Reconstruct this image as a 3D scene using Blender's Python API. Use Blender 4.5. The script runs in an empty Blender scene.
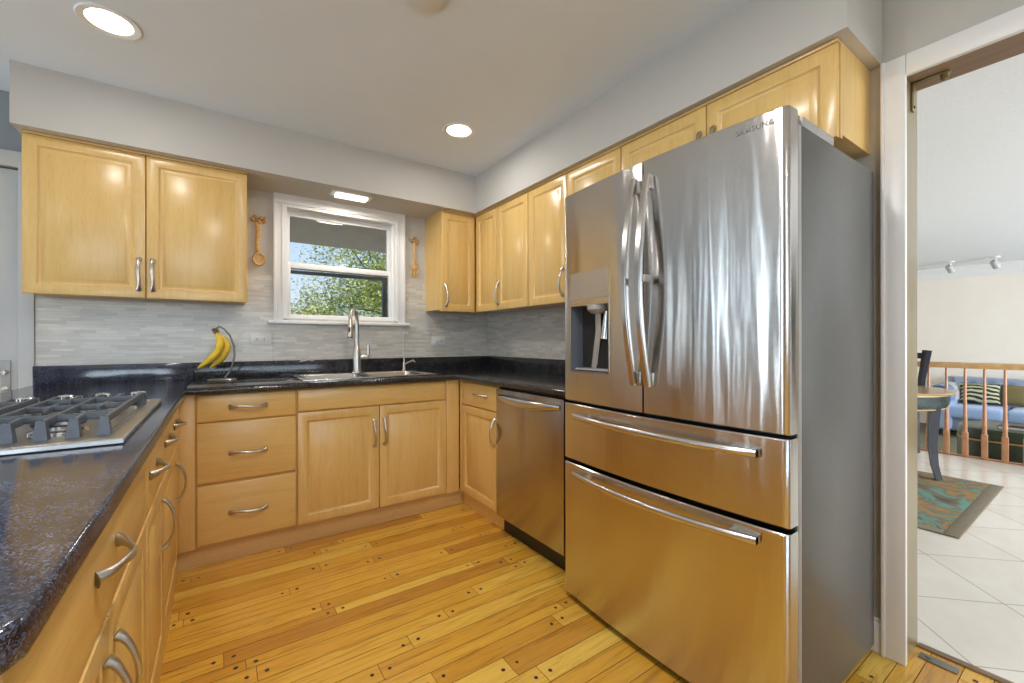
import bpy, bmesh, math, random
from mathutils import Vector, Matrix

random.seed(7)
PI = math.pi
scene = bpy.context.scene
COL = scene.collection

# ------------------------------------------------------------------ camera
cam_d = bpy.data.cameras.new('camera')
cam_d.sensor_fit = 'HORIZONTAL'
cam_d.sensor_width = 36.0
cam_d.lens = 36.0 * 426.11 / 1024.0
cam_d.shift_y = 0.49 / 1024.0
cam_d.clip_start = 0.02
cam_d.clip_end = 200
cam = bpy.data.objects.new('camera', cam_d)
COL.objects.link(cam)
cam.location = (0, 0, 1.1376)
cam.rotation_euler = (Matrix.Rotation(-math.radians(34.5665), 4, 'Z')
                      @ Matrix.Rotation(math.radians(90 - 0.024), 4, 'X')
                      @ Matrix.Rotation(math.radians(-0.07), 4, 'Z')).to_euler()
scene.camera = cam

# ------------------------------------------------------------------ light
w = bpy.data.worlds.new('world')
scene.world = w
w.use_nodes = True
wn = w.node_tree
wn.nodes.clear()
wo = wn.nodes.new('ShaderNodeOutputWorld')
wb = wn.nodes.new('ShaderNodeBackground')
wr = wn.nodes.new('ShaderNodeValToRGB')
wt = wn.nodes.new('ShaderNodeTexCoord')
ws = wn.nodes.new('ShaderNodeSeparateXYZ')
wn.links.new(wt.outputs['Generated'], ws.inputs[0])
wn.links.new(ws.outputs['Z'], wr.inputs[0])
e = wr.color_ramp.elements
e[0].position = 0.0
e[0].color = (0.80, 0.88, 0.96, 1)
e[1].position = 0.7
e[1].color = (0.22, 0.46, 0.92, 1)
m_ = e.new(0.22)
m_.color = (0.52, 0.70, 0.95, 1)
wn.links.new(wr.outputs[0], wb.inputs['Color'])
wb.inputs['Strength'].default_value = 1.0
wn.links.new(wb.outputs[0], wo.inputs[0])


def light(name, kind, loc, rot, power, color, **kw):
    d = bpy.data.lights.new(name, kind)
    d.energy = power
    d.color = color
    for k, v in kw.items():
        setattr(d, k, v)
    o = bpy.data.objects.new(name, d)
    COL.objects.link(o)
    o.location = loc
    o.rotation_euler = rot
    return o


light('sun', 'SUN', (-6, 0, 20), Vector((0.55, 0.30, -0.78)).to_track_quat('-Z', 'Y').to_euler(), 4.6, (1.0, 0.93, 0.80), angle=0.02)
# daylight lamps added in unseen windows; kitchen ones tilt up to brighten the ceiling
LEFT_STREAK_WINDOWS = [(0.55, 1.05), (1.42, 1.54), (1.80, 2.00), (2.20, 2.29), (2.46, 2.64), (2.92, 3.04)]     # left wall spans, slimmed and split to streak the fridge reflection
BACK_STREAK_WINDOW = (-3.15, -2.60)                                  # added span left of the white door, placed for a fridge streak
NEAR_WINDOW = (-2.75, 0.95)
TILT = math.radians(22)
for a_, b_ in LEFT_STREAK_WINDOWS:
    light('daylight_fill', 'AREA', (-3.62, (a_ + b_) / 2, 1.13), (0, -PI / 2 - TILT, 0), 27 * (b_ - a_) * 1.9, (0.72, 0.87, 1.0), shape='RECTANGLE', size=2.1, size_y=b_ - a_)
light('daylight_fill', 'AREA', ((BACK_STREAK_WINDOW[0] + BACK_STREAK_WINDOW[1]) / 2, 3.42, 1.12), (-PI / 2 - TILT, 0, 0), 21 * .55 * 1.9, (0.80, 0.92, 1.0), shape='RECTANGLE', size=.55, size_y=1.9)
light('daylight_fill', 'AREA', ((NEAR_WINDOW[0] + NEAR_WINDOW[1]) / 2, -3.10, 1.35), (PI / 2 + math.radians(44), 0, 0), 70, (0.74, 0.88, 1.0), shape='RECTANGLE', size=3.6, size_y=1.6)
light('daylight_fill', 'AREA', (4.6, -3.10, 1.3), (PI / 2 - .1, 0, 0), 270, (0.97, 0.98, 1.0), shape='RECTANGLE', size=3.6, size_y=1.9)  # fill added to brighten the rooms beyond the doorway
light('daylight_fill', 'AREA', (8.4, -3.10, 1.2), (PI / 2, 0, 0), 330, (0.95, 0.97, 1.0), shape='RECTANGLE', size=3.2, size_y=2.0)

scene.view_settings.view_transform = 'Standard'
scene.view_settings.look = 'None'
scene.view_settings.gamma = 1.0
scene.view_settings.use_curve_mapping = False
scene.view_settings.exposure = 0.30
try:
    scene.cycles.use_denoising = True
    scene.cycles.max_bounces = 10
    scene.cycles.diffuse_bounces = 6
    scene.cycles.sample_clamp_indirect = 4.0
    scene.cycles.caustics_reflective = False
    scene.cycles.caustics_refractive = False
except Exception:
    pass


# ------------------------------------------------------------------ materials
def srgb(r, g, b):
    def f(c):
        c /= 255.0
        return c / 12.92 if c <= 0.04045 else ((c + 0.055) / 1.055) ** 2.4
    return (f(r), f(g), f(b), 1.0)


class NT:
    def __init__(s, name):
        s.m = bpy.data.materials.new(name)
        s.m.use_nodes = True
        s.t = s.m.node_tree
        s.b = s.t.nodes['Principled BSDF']

    def n(s, kind, **kw):
        nd = s.t.nodes.new('ShaderNode' + kind)
        for k, v in kw.items():
            setattr(nd, k, v)
        return nd

    def l(s, a, b):
        s.t.links.new(a, b)

    def set(s, **kw):
        names = dict(color='Base Color', rough='Roughness', metal='Metallic', spec='Specular IOR Level', coat='Coat Weight',
                     coat_rough='Coat Roughness', aniso='Anisotropic', arot='Anisotropic Rotation', trans='Transmission Weight', ior='IOR',
                     sheen='Sheen Weight', emit='Emission Color', estr='Emission Strength', alpha='Alpha')
        for k, v in kw.items():
            s.b.inputs[names[k]].default_value = v
        return s

    def coords(s, scale=(1, 1, 1), rot=(0, 0, 0), offset_random=True, kind='Object'):
        tc = s.n('TexCoord')
        mp = s.n('Mapping')
        mp.inputs['Scale'].default_value = scale
        mp.inputs['Rotation'].default_value = rot
        if offset_random:
            oi = s.n('ObjectInfo')
            vm = s.n('VectorMath', operation='SCALE')
            vm.inputs[0].default_value = (13.7, 7.3, 9.1)
            s.l(oi.outputs['Random'], vm.inputs['Scale'])
            ad = s.n('VectorMath', operation='ADD')
            s.l(tc.outputs[kind], ad.inputs[0])
            s.l(vm.outputs[0], ad.inputs[1])
            s.l(ad.outputs[0], mp.inputs[0])
        else:
            s.l(tc.outputs[kind], mp.inputs[0])
        return mp.outputs[0]

    def noise(s, vec, scale, detail=4, rough=0.55, dist=0.0):
        nd = s.n('TexNoise')
        nd.inputs['Scale'].default_value = scale
        nd.inputs['Detail'].default_value = detail
        nd.inputs['Roughness'].default_value = rough
        nd.inputs['Distortion'].default_value = dist
        s.l(vec, nd.inputs['Vector'])
        return nd.outputs['Fac']

    def ramp(s, fac, stops):
        r = s.n('ValToRGB')
        el = r.color_ramp.elements
        while len(el) < len(stops):
            el.new(0.5)
        for q, (p, c) in zip(el, stops):
            q.position = p
            q.color = c
        s.l(fac, r.inputs[0])
        return r.outputs[0]

    def mix(s, fac, a, b, mode='MIX'):
        m = s.n('Mix', data_type='RGBA', blend_type=mode)
        if isinstance(fac, float):
            m.inputs[0].default_value = fac
        else:
            s.l(fac, m.inputs[0])
        for v, i in ((a, 6), (b, 7)):
            if isinstance(v, tuple):
                m.inputs[i].default_value = v
            else:
                s.l(v, m.inputs[i])
        return m.outputs[2]

    def color(s, out):
        s.l(out, s.b.inputs['Base Color'])

    def bump(s, h, strength=0.1, dist=0.01):
        b = s.n('Bump')
        b.inputs['Strength'].default_value = strength
        b.inputs['Distance'].default_value = dist
        s.l(h, b.inputs['Height'])
        s.l(b.outputs[0], s.b.inputs['Normal'])


def plain(name, col, rough=0.5, metal=0.0, noise_amt=0.04, scale=18, **kw):
    k = NT(name)
    k.set(rough=rough, metal=metal, **kw)
    v = k.coords()
    f = k.noise(v, scale, 3)
    c0 = tuple(max(0, x * (1 - noise_amt)) for x in col[:3]) + (1,)
    c1 = tuple(min(1, x * (1 + noise_amt)) for x in col[:3]) + (1,)
    k.color(k.ramp(f, [(0.3, c0), (0.7, c1)]))
    return k.m


def maple(name, axis, a=(0.76, 0.505, 0.182), b=(0.65, 0.40, 0.118)):
    k = NT(name)
    sc = {'Z': (9, 9, 0.7), 'X': (0.7, 9, 9), 'Y': (9, 0.7, 9)}[axis]
    v = k.coords(sc)
    f1 = k.noise(v, 3.0, 6, 0.6, 0.6)
    v2 = k.coords(tuple(x * 5 for x in sc))
    f2 = k.noise(v2, 6.0, 3)
    c = k.ramp(f1, [(0.25, b + (1,)), (0.5, tuple((p * 1.6 + q * .4) / 2 for p, q in zip(a, b)) + (1,)), (0.75, a + (1,))])
    c = k.mix(0.18, c, k.ramp(f2, [(0.3, tuple(x * .6 for x in b) + (1,)), (0.7, tuple(min(1, x * 1.12) for x in a) + (1,))]))
    k.color(c)
    k.set(rough=0.33, coat=0.35, coat_rough=0.22)
    return k.m


M = {}
M['maple_v'] = maple('maple_vertical', 'Z')
M['maple_x'] = maple('maple_along_x', 'X')
M['maple_y'] = maple('maple_along_y', 'Y')
M['toe'] = maple('maple_toe', 'X', (0.66, 0.42, 0.165), (0.54, 0.32, 0.115))
M['wall'] = plain('greige_paint', (0.53, 0.505, 0.47, 1), 0.75, noise_amt=0.015, scale=5)
M['wall_shaded'] = plain('shaded_wall_paint', (0.27, 0.30, 0.335, 1), 0.75, noise_amt=0.015, scale=5)  # left end of the wall: bluish shade put into the colour
M['ceiling'] = plain('ceiling_paint', (0.76, 0.82, 0.89, 1), 0.9, noise_amt=0.01, scale=5)
M['white'] = plain('white_trim_paint', (0.82, 0.82, 0.825, 1), 0.35, noise_amt=0.01)
M['white_plastic'] = plain('white_plastic', (0.74, 0.73, 0.71, 1), 0.3, noise_amt=0.01)
M['cream'] = plain('cream_paint', (0.88, 0.82, 0.74, 1), 0.8, noise_amt=0.015, scale=4)
M['jamb'] = maple('stained_jamb_wood', 'Z', (0.25, 0.20, 0.095), (0.17, 0.125, 0.06))
M['header'] = maple('stained_header_wood', 'Y', (0.26, 0.165, 0.095), (0.15, 0.09, 0.05))
M['brass'] = plain('dull_brass', (0.27, 0.21, 0.11, 1), 0.42, 1.0)
M['nickel'] = plain('brushed_nickel', (0.62, 0.585, 0.54, 1), 0.3, 1.0, 0.03)
M['chrome'] = plain('chrome', (0.78, 0.77, 0.76, 1), 0.14, 1.0, 0.01)
M['iron'] = plain('cast_iron', (0.085, 0.10, 0.125, 1), 0.36, 0.0, 0.15, 60)
M['black'] = plain('black_plastic', (0.012, 0.012, 0.013, 1), 0.4)
M['dark_gap'] = plain('dark_gap', (0.02, 0.02, 0.02, 1), 0.7)
M['fridge_side'] = plain('grey_side_panel', (0.155, 0.155, 0.15, 1), 0.36, 0.35, 0.03, 40)
M['niche'] = plain('dark_grey_plastic', (0.10, 0.115, 0.14, 1), 0.35)
M['grey_plastic'] = plain('mid_grey_plastic', (0.36, 0.34, 0.32, 1), 0.35)
M['hinge_grey'] = plain('light_grey_cover', (0.42, 0.41, 0.39, 1), 0.4)
M['door_paint'] = plain('pale_grey_door_paint', (0.58, 0.60, 0.625, 1), 0.4, 0, 0.01)
M['letters'] = plain('grey_lettering', (0.10, 0.10, 0.105, 1), 0.45)
M['banana'] = plain('banana_skin', (0.78, 0.52, 0.035, 1), 0.45, 0, 0.16, 25)
M['banana_stem'] = plain('banana_stem', (0.13, 0.085, 0.02, 1), 0.6, 0, 0.3, 40)
M['carved'] = plain('carved_wood', (0.60, 0.38, 0.15, 1), 0.5, 0, 0.2, 45)
M['carved_dark'] = plain('carved_wood_dark', (0.44, 0.26, 0.10, 1), 0.55, 0, 0.35, 60)
M['table_green'] = plain('dark_green_paint', (0.022, 0.04, 0.042, 1), 0.25, 0, 0.15)
M['navy'] = plain('navy_lacquer', (0.008, 0.009, 0.018, 1), 0.42, 0, 0.1)
M['gold'] = plain('gold_band', (0.62, 0.46, 0.2, 1), 0.35, 0.6)
M['rail_wood'] = plain('honey_oak', (0.44, 0.215, 0.11, 1), 0.35, 0, 0.15, 14)
M['rail_top'] = plain('honey_oak_rail', (0.58, 0.35, 0.15, 1), 0.35, 0, 0.15, 14)
M['table_top'] = plain('table_top_wood', (0.34, 0.22, 0.12, 1), 0.2, 0, 0.2, 12)
M['sofa'] = plain('blue_grey_linen', (0.27, 0.33, 0.46, 1), 0.85, 0, 0.12, 90, sheen=0.3)
M['sofa_seat'] = plain('pale_blue_linen', (0.30, 0.43, 0.68, 1), 0.85, 0, 0.1, 90, sheen=0.3)
M['button'] = plain('dark_button', (0.05, 0.06, 0.09, 1), 0.6)
M['throw'] = plain('white_throw', (0.72, 0.72, 0.72, 1), 0.95, 0, 0.1, 60, sheen=0.4)
M['throw_blue'] = plain('blue_throw', (0.28, 0.44, 0.70, 1), 0.95, 0, 0.14, 60, sheen=0.4)
M['olive'] = plain('olive_cushion', (0.20, 0.16, 0.065, 1), 0.9, 0, 0.15, 60)
M['green_trunk'] = plain('dark_green_trunk', (0.035, 0.055, 0.035, 1), 0.3, 0, 0.25, 10)
M['book'] = plain('maroon_cover', (0.10, 0.035, 0.045, 1), 0.4)
M['carpet'] = plain('brown_green_carpet', (0.14, 0.13, 0.075, 1), 0.95, 0, 0.3, 120)
M['eave'] = plain('grey_brown_eave', (0.54, 0.43, 0.34, 1), 0.8, 0, 0.06, 8)
M['bark'] = plain('bark', (0.11, 0.08, 0.055, 1), 0.9, 0, 0.4, 30)
M['lawn'] = plain('lawn_green', (0.12, 0.19, 0.05, 1), 0.95, 0, 0.3, 6)
M['outer_wall'] = plain('outside_render', (0.5, 0.48, 0.44, 1), 0.9)


def k_steel(name, base, rough, aniso, wave, brush):
    """stainless brushed along the width: fine horizontal relief scatters reflections up and down, slow waviness bends them"""
    k = NT(name)
    k.set(metal=1.0, rough=rough, aniso=aniso, arot=0.25, color=base)
    tg = k.n('Tangent', direction_type='RADIAL', axis='Z')
    k.l(tg.outputs[0], k.b.inputs['Tangent'])
    v = k.coords((1, 1, 0.10), offset_random=True)
    f = k.noise(v, 11.0, 2, 0.45)
    b1 = k.n('Bump')
    b1.inputs['Strength'].default_value = wave
    b1.inputs['Distance'].default_value = 0.02
    k.l(f, b1.inputs['Height'])
    v2 = k.coords((1.0, 1.0, 1.0), offset_random=False)
    tot = None
    for sc in (1.0, 1.37):
        mul = k.n('VectorMath', operation='SCALE')
        mul.inputs['Scale'].default_value = 977.0 * sc
        k.l(v2, mul.inputs[0])
        wn_ = k.n('TexWhiteNoise', noise_dimensions='3D')
        k.l(mul.outputs[0], wn_.inputs['Vector'])
        sb_ = k.n('Math', operation='SUBTRACT')
        k.l(wn_.outputs['Value'], sb_.inputs[0])
        sb_.inputs[1].default_value = 0.5
        if tot is None:
            tot = sb_.outputs[0]
        else:
            ad = k.n('Math', operation='ADD')
            k.l(tot, ad.inputs[0])
            k.l(sb_.outputs[0], ad.inputs[1])
            tot = ad.outputs[0]
    am = k.n('Math', operation='MULTIPLY')
    k.l(tot, am.inputs[0])
    am.inputs[1].default_value = brush
    cb = k.n('CombineXYZ')
    k.l(am.outputs[0], cb.inputs[2])
    va = k.n('VectorMath', operation='ADD')
    k.l(b1.outputs[0], va.inputs[0])
    k.l(cb.outputs[0], va.inputs[1])
    vn = k.n('VectorMath', operation='NORMALIZE')
    k.l(va.outputs[0], vn.inputs[0])
    k.l(vn.outputs[0], k.b.inputs['Normal'])
    return k.m


M['steel'] = k_steel('brushed_stainless', (0.66, 0.635, 0.61, 1), 0.13, 0.9, 0.15, 0.22)
M['steel_dw'] = k_steel('brushed_stainless_dishwasher', (0.50, 0.465, 0.465, 1), 0.16, 0.9, 0.08, 0.22)
M['steel_plain'] = plain('satin_stainless', (0.60, 0.58, 0.56, 1), 0.24, 1.0, 0.02)
M['steel_bar'] = plain('satin_stainless_bar', (0.66, 0.64, 0.62, 1), 0.2, 1.0, 0.02)


def k_granite(name, fl, scale, tint, spec):
    k = NT(name)
    v = k.coords((1, 1, 1), offset_random=False)
    vo = k.n('TexVoronoi')
    vo.inputs['Scale'].default_value = scale
    k.l(v, vo.inputs['Vector'])
    rgb = k.n('SeparateColor')
    k.l(vo.outputs['Color'], rgb.inputs[0])
    def q(r_, g_, b_):
        return (r_ * fl * tint[0], g_ * fl * tint[1], b_ * fl * tint[2], 1)
    c = k.ramp(rgb.outputs[0], [(0.0, (0.006, 0.006, 0.008, 1)), (0.40, (0.012, 0.012, 0.015, 1)), (0.52, q(0.026, 0.020, 0.034)),
                                (0.75, q(0.030, 0.036, 0.068)), (0.95, q(0.058, 0.074, 0.120))])
    f = k.noise(v, 14, 4)
    c = k.mix(k.ramp(f, [(0.42, (0, 0, 0, 1)), (0.62, (0.6, 0.6, 0.6, 1))]), c, (0.010, 0.010, 0.012, 1))
    k.color(c)
    k.set(rough=0.10, spec=spec)
    f3 = k.noise(v, 160, 2)
    k.bump(f3, 0.05, 0.003)
    return k.m


M['granite'] = k_granite('black_granite', 1.0, 330, (1.5, 1.25, 0.75), 0.5)
M['granite_blue_haze'] = k_granite('flecked_granite_blue_haze', 2.1, 560, (1, 1, 1), 1.0)  # bluer slab; the blue reflected haze is put into the fleck colour


def k_mosaic(name, axes):
    k = NT(name)
    tc = k.n('TexCoord')
    sp = k.n('SeparateXYZ')
    k.l(tc.outputs['Object'], sp.inputs[0])
    cb = k.n('CombineXYZ')
    k.l(sp.outputs[axes], cb.inputs[0])
    k.l(sp.outputs['Z'], cb.inputs[1])
    br = k.n('TexBrick')
    br.offset = 0.42
    br.offset_frequency = 3
    br.squash = 0.7
    br.squash_frequency = 2
    br.inputs['Scale'].default_value = 1.0
    br.inputs['Brick Width'].default_value = 0.125
    br.inputs['Row Height'].default_value = 0.0165
    br.inputs['Mortar Size'].default_value = 0.0007
    br.inputs['Bias'].default_value = 0.0
    br.inputs['Color1'].default_value = (0.72, 0.69, 0.63, 1)
    br.inputs['Color2'].default_value = (0.47, 0.445, 0.41, 1)
    br.inputs['Mortar'].default_value = (0.46, 0.445, 0.42, 1)
    k.l(cb.outputs[0], br.inputs['Vector'])
    mp = k.n('Mapping')
    mp.inputs['Scale'].default_value = (3, 26, 1)
    k.l(cb.outputs[0], mp.inputs[0])
    f = k.noise(mp.outputs[0], 3.0, 5, 0.6, 0.8)
    c = k.mix(0.35, br.outputs['Color'], k.ramp(f, [(0.3, (0.44, 0.42, 0.385, 1)), (0.7, (0.76, 0.74, 0.70, 1))]))
    k.color(c)
    k.set(rough=0.22)
    k.bump(br.outputs['Fac'], -0.12, 0.001)
    return k.m


M['mosaic_x'] = k_mosaic('marble_mosaic_strips', 'X')
M['mosaic_y'] = k_mosaic('marble_mosaic_strips_side', 'Y')


def k_oak():
    k = NT('pegged_oak_planks')
    at = k.n('Attribute', attribute_name='tone')
    sp = k.n('SeparateColor')
    k.l(at.outputs['Color'], sp.inputs[0])
    tc = k.n('TexCoord')
    vm = k.n('VectorMath', operation='SCALE')
    vm.inputs['Scale'].default_value = 17.0
    k.l(at.outputs['Color'], vm.inputs[0])
    ad = k.n('VectorMath', operation='ADD')
    k.l(tc.outputs['Object'], ad.inputs[0])
    k.l(vm.outputs[0], ad.inputs[1])
    mp = k.n('Mapping')
    mp.inputs['Scale'].default_value = (1.1, 15, 1)
    k.l(ad.outputs[0], mp.inputs[0])
    f = k.noise(mp.outputs[0], 3.2, 6, 0.62, 1.1)
    mp2 = k.n('Mapping')
    mp2.inputs['Scale'].default_value = (6, 130, 1)
    k.l(ad.outputs[0], mp2.inputs[0])
    f2 = k.noise(mp2.outputs[0], 2.0, 3)
    base = k.ramp(sp.outputs[0], [(0.0, (0.54, 0.25, 0.036, 1)), (0.35, (0.68, 0.35, 0.042, 1)), (0.7, (0.80, 0.46, 0.062, 1)), (1.0, (0.88, 0.58, 0.11, 1))])
    g = k.ramp(f, [(0.30, (0.46, 0.32, 0.20, 1)), (0.46, (0.88, 0.82, 0.74, 1)), (0.8, (1.08, 1.06, 1.02, 1))])
    c = k.mix(0.75, base, g, 'MULTIPLY')
    g2 = k.ramp(f2, [(0.3, (0.74, 0.66, 0.56, 1)), (0.55, (1, 1, 1, 1))])
    c = k.mix(0.4, c, g2, 'MULTIPLY')
    k.color(c)
    k.set(rough=0.27, coat=0.35, coat_rough=0.16)
    k.bump(f2, 0.05, 0.001)
    return k.m


M['oak'] = k_oak()
M['peg'] = plain('dark_peg', (0.035, 0.016, 0.008, 1), 0.4)
M['plank_gap'] = plain('plank_gap', (0.045, 0.02, 0.006, 1), 0.8)


def k_tile():
    k = NT('diagonal_cream_tile')
    v = k.coords((1, 1, 1), (0, 0, math.radians(45)), False)
    br = k.n('TexBrick')
    br.offset = 0.0
    br.inputs['Scale'].default_value = 1.0
    br.inputs['Brick Width'].default_value = 0.44
    br.inputs['Row Height'].default_value = 0.44
    br.inputs['Mortar Size'].default_value = 0.003
    br.inputs['Color1'].default_value = (0.80, 0.76, 0.69, 1)
    br.inputs['Color2'].default_value = (0.75, 0.70, 0.62, 1)
    br.inputs['Mortar'].default_value = (0.33, 0.28, 0.22, 1)
    k.l(v, br.inputs['Vector'])
    f = k.noise(v, 4, 6, 0.65, 1.0)
    c = k.mix(0.3, br.outputs['Color'], k.ramp(f, [(0.35, (0.66, 0.61, 0.54, 1)), (0.7, (0.84, 0.81, 0.75, 1))]))
    k.color(c)
    k.set(rough=0.16)
    return k.m


M['tile'] = k_tile()


def k_rug():
    k = NT('teal_patterned_rug')
    v = k.coords((1, 1, 1), (0, 0, 0.4), False)
    f = k.noise(v, 2.6, 3, 0.5, 2.2)
    c = k.ramp(f, [(0.30, (0.05, 0.055, 0.05, 1)), (0.40, (0.17, 0.125, 0.085, 1)), (0.46, (0.11, 0.30, 0.24, 1)), (0.53, (0.15, 0.12, 0.085, 1)),
                   (0.58, (0.34, 0.20, 0.07, 1)), (0.66, (0.13, 0.155, 0.09, 1))])
    k.color(c)
    k.set(rough=0.95)
    f2 = k.noise(v, 220, 2)
    k.bump(f2, 0.3, 0.004)
    return k.m


M['rug'] = k_rug()
M['rug_border'] = plain('rug_border', (0.20, 0.165, 0.115, 1), 0.95, 0, 0.15, 150)


def k_stripes():
    k = NT('leaf_striped_cushion')
    v = k.coords((1, 1, 1), (0.4, 0.9, 0.3), False)
    wv = k.n('TexWave')
    wv.inputs['Scale'].default_value = 5.0
    wv.inputs['Distortion'].default_value = 5.0
    wv.inputs['Detail'].default_value = 2.0
    k.l(v, wv.inputs['Vector'])
    k.color(k.ramp(wv.outputs['Fac'], [(0.35, (0.02, 0.024, 0.02, 1)), (0.5, (0.26, 0.28, 0.14, 1)), (0.8, (0.52, 0.52, 0.34, 1))]))
    k.set(rough=0.9)
    return k.m


M['stripes'] = k_stripes()


def k_leaf(name, stops):
    k = NT(name)
    v = k.coords((1, 1, 1), offset_random=False)
    f = k.noise(v, 3.5, 3)
    k.color(k.ramp(f, stops))
    k.set(rough=0.55)
    return k.m


M['leaf'] = k_leaf('tree_leaf', [(0.3, (0.10, 0.17, 0.04, 1)), (0.5, (0.36, 0.44, 0.11, 1)), (0.64, (0.72, 0.66, 0.24, 1))])
M['leaf_bush'] = k_leaf('bush_leaf', [(0.3, (0.30, 0.36, 0.10, 1)), (0.6, (0.55, 0.54, 0.20, 1)), (0.75, (0.65, 0.58, 0.30, 1))])


def k_emit(name, col, s):
    k = NT(name)
    k.set(color=(0.9, 0.9, 0.88, 1), emit=col, estr=s)
    return k.m


M['lamp'] = k_emit('lit_lamp', (1.0, 0.90, 0.74, 1), 6.0)
M['lens'] = k_emit('lit_lens', (1.0, 0.92, 0.80, 1), 1.7)


def k_glass():
    k = NT('window_glass')
    k.t.nodes.remove(k.b)
    out = [n for n in k.t.nodes if n.type == 'OUTPUT_MATERIAL'][0]
    tr = k.n('BsdfTransparent')
    tr.inputs[0].default_value = (0.95, 0.965, 0.965, 1)
    gl = k.n('BsdfGlossy')
    gl.inputs['Roughness'].default_value = 0.02
    fr = k.n('Fresnel')
    fr.inputs[0].default_value = 1.5
    mx = k.n('MixShader')
    k.l(fr.outputs[0], mx.inputs[0])
    k.l(tr.outputs[0], mx.inputs[1])
    k.l(gl.outputs[0], mx.inputs[2])
    k.l(mx.outputs[0], out.inputs['Surface'])
    return k.m


M['glass'] = k_glass()


# ------------------------------------------------------------------ geometry helpers
class MB:
    def __init__(s):
        s.bm = bmesh.new()

    def _merge(s, tmp, mi=0):
        if mi:
            for f in tmp.faces:
                f.material_index = mi
        me = bpy.data.meshes.new('tmp')
        tmp.to_mesh(me)
        tmp.free()
        s.bm.from_mesh(me)
        bpy.data.meshes.remove(me)
        return s

    def box(s, x0, x1, y0, y1, z0, z1, bev=0.0, seg=2, mi=0, rot=None):
        t = bmesh.new()
        bmesh.ops.create_cube(t, size=1.0)
        mt = Matrix.Translation(((x0 + x1) / 2, (y0 + y1) / 2, (z0 + z1) / 2))
        if rot:
            mt = mt @ rot
        mt = mt @ Matrix.Diagonal((abs(x1 - x0), abs(y1 - y0), abs(z1 - z0), 1))
        bmesh.ops.transform(t, matrix=mt, verts=t.verts)
        if bev:
            bmesh.ops.bevel(t, geom=list(t.edges), offset=bev, segments=seg, affect='EDGES', profile=0.5)
        return s._merge(t, mi)

    def loft(s, rings, caps=True, closed=True, mi=0):
        t = bmesh.new()
        vr = [[t.verts.new(p) for p in r] for r in rings]
        n = len(vr[0])
        for a, b in zip(vr, vr[1:]):
            for i in range(n if closed else n - 1):
                j = (i + 1) % n
                t.faces.new((a[i], a[j], b[j], b[i]))
        if caps:
            t.faces.new(vr[0])
            t.faces.new(list(reversed(vr[-1])))
        bmesh.ops.recalc_face_normals(t, faces=t.faces)
        return s._merge(t, mi)

    def tube(s, pts, rad, seg=10, mi=0, up=None, caps=True):
        """rad: number, list of numbers or of (a, b) half sizes; a along the side vector, b along the other."""
        pts = [Vector(p) for p in pts]
        n = len(pts)
        if not isinstance(rad, (list,)):
            rad = [rad] * n
        rings = []
        side = None
        for i, p in enumerate(pts):
            t = (pts[min(i + 1, n - 1)] - pts[max(i - 1, 0)]).normalized()
            if side is None:
                u = Vector(up) if up else (Vector((0, 0, 1)) if abs(t.z) < 0.9 else Vector((1, 0, 0)))
                side = u
            side = (side - t * side.dot(t)).normalized()
            oth = t.cross(side)
            r = rad[i]
            a, b = r if isinstance(r, tuple) else (r, r)
            rings.append([p + side * (a * math.cos(q)) + oth * (b * math.sin(q)) for q in [2 * PI * k / seg for k in range(seg)]])
        return s.loft(rings, caps, True, mi)

    def lathe(s, prof, origin=(0, 0, 0), axis=(0, 0, 1), seg=24, mi=0, caps=True):
        ax = Vector(axis).normalized()
        u = Vector((1, 0, 0)) if abs(ax.x) < 0.9 else Vector((0, 1, 0))
        u = (u - ax * u.dot(ax)).normalized()
        v = ax.cross(u)
        o = Vector(origin)
        rings = [[o + ax * h + (u * math.cos(q) + v * math.sin(q)) * max(r, 1e-4) for q in [2 * PI * k / seg for k in range(seg)]] for r, h in prof]
        return s.loft(rings, caps, True, mi)

    def prism(s, poly, axis, a0, a1, mi=0, bev=0.0):
        """poly: 2-D points in the two other axes, extruded from a0 to a1 along axis."""
        def p3(p, a):
            if axis == 'X':
                return (a, p[0], p[1])
            if axis == 'Y':
                return (p[0], a, p[1])
            return (p[0], p[1], a)
        t = bmesh.new()
        lo = [t.verts.new(p3(p, a0)) for p in poly]
        hi = [t.verts.new(p3(p, a1)) for p in poly]
        n = len(poly)
        for i in range(n):
            t.faces.new((lo[i], lo[(i + 1) % n], hi[(i + 1) % n], hi[i]))
        t.faces.new(lo)
        t.faces.new(list(reversed(hi)))
        bmesh.ops.recalc_face_normals(t, faces=t.faces)
        if bev:
            bmesh.ops.bevel(t, geom=list(t.edges), offset=bev, segments=2, affect='EDGES', profile=0.5)
        return s._merge(t, mi)

    def ball(s, c, r, sub=2, sc=(1, 1, 1), mi=0, rot=None):
        t = bmesh.new()
        bmesh.ops.create_icosphere(t, subdivisions=sub, radius=r)
        mt = Matrix.Translation(c)
        if rot:
            mt = mt @ rot
        bmesh.ops.transform(t, matrix=mt @ Matrix.Diagonal(tuple(sc) + (1,)), verts=t.verts)
        return s._merge(t, mi)

    def xf(s, mat):
        bmesh.ops.transform(s.bm, matrix=mat, verts=s.bm.verts)
        return s


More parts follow.
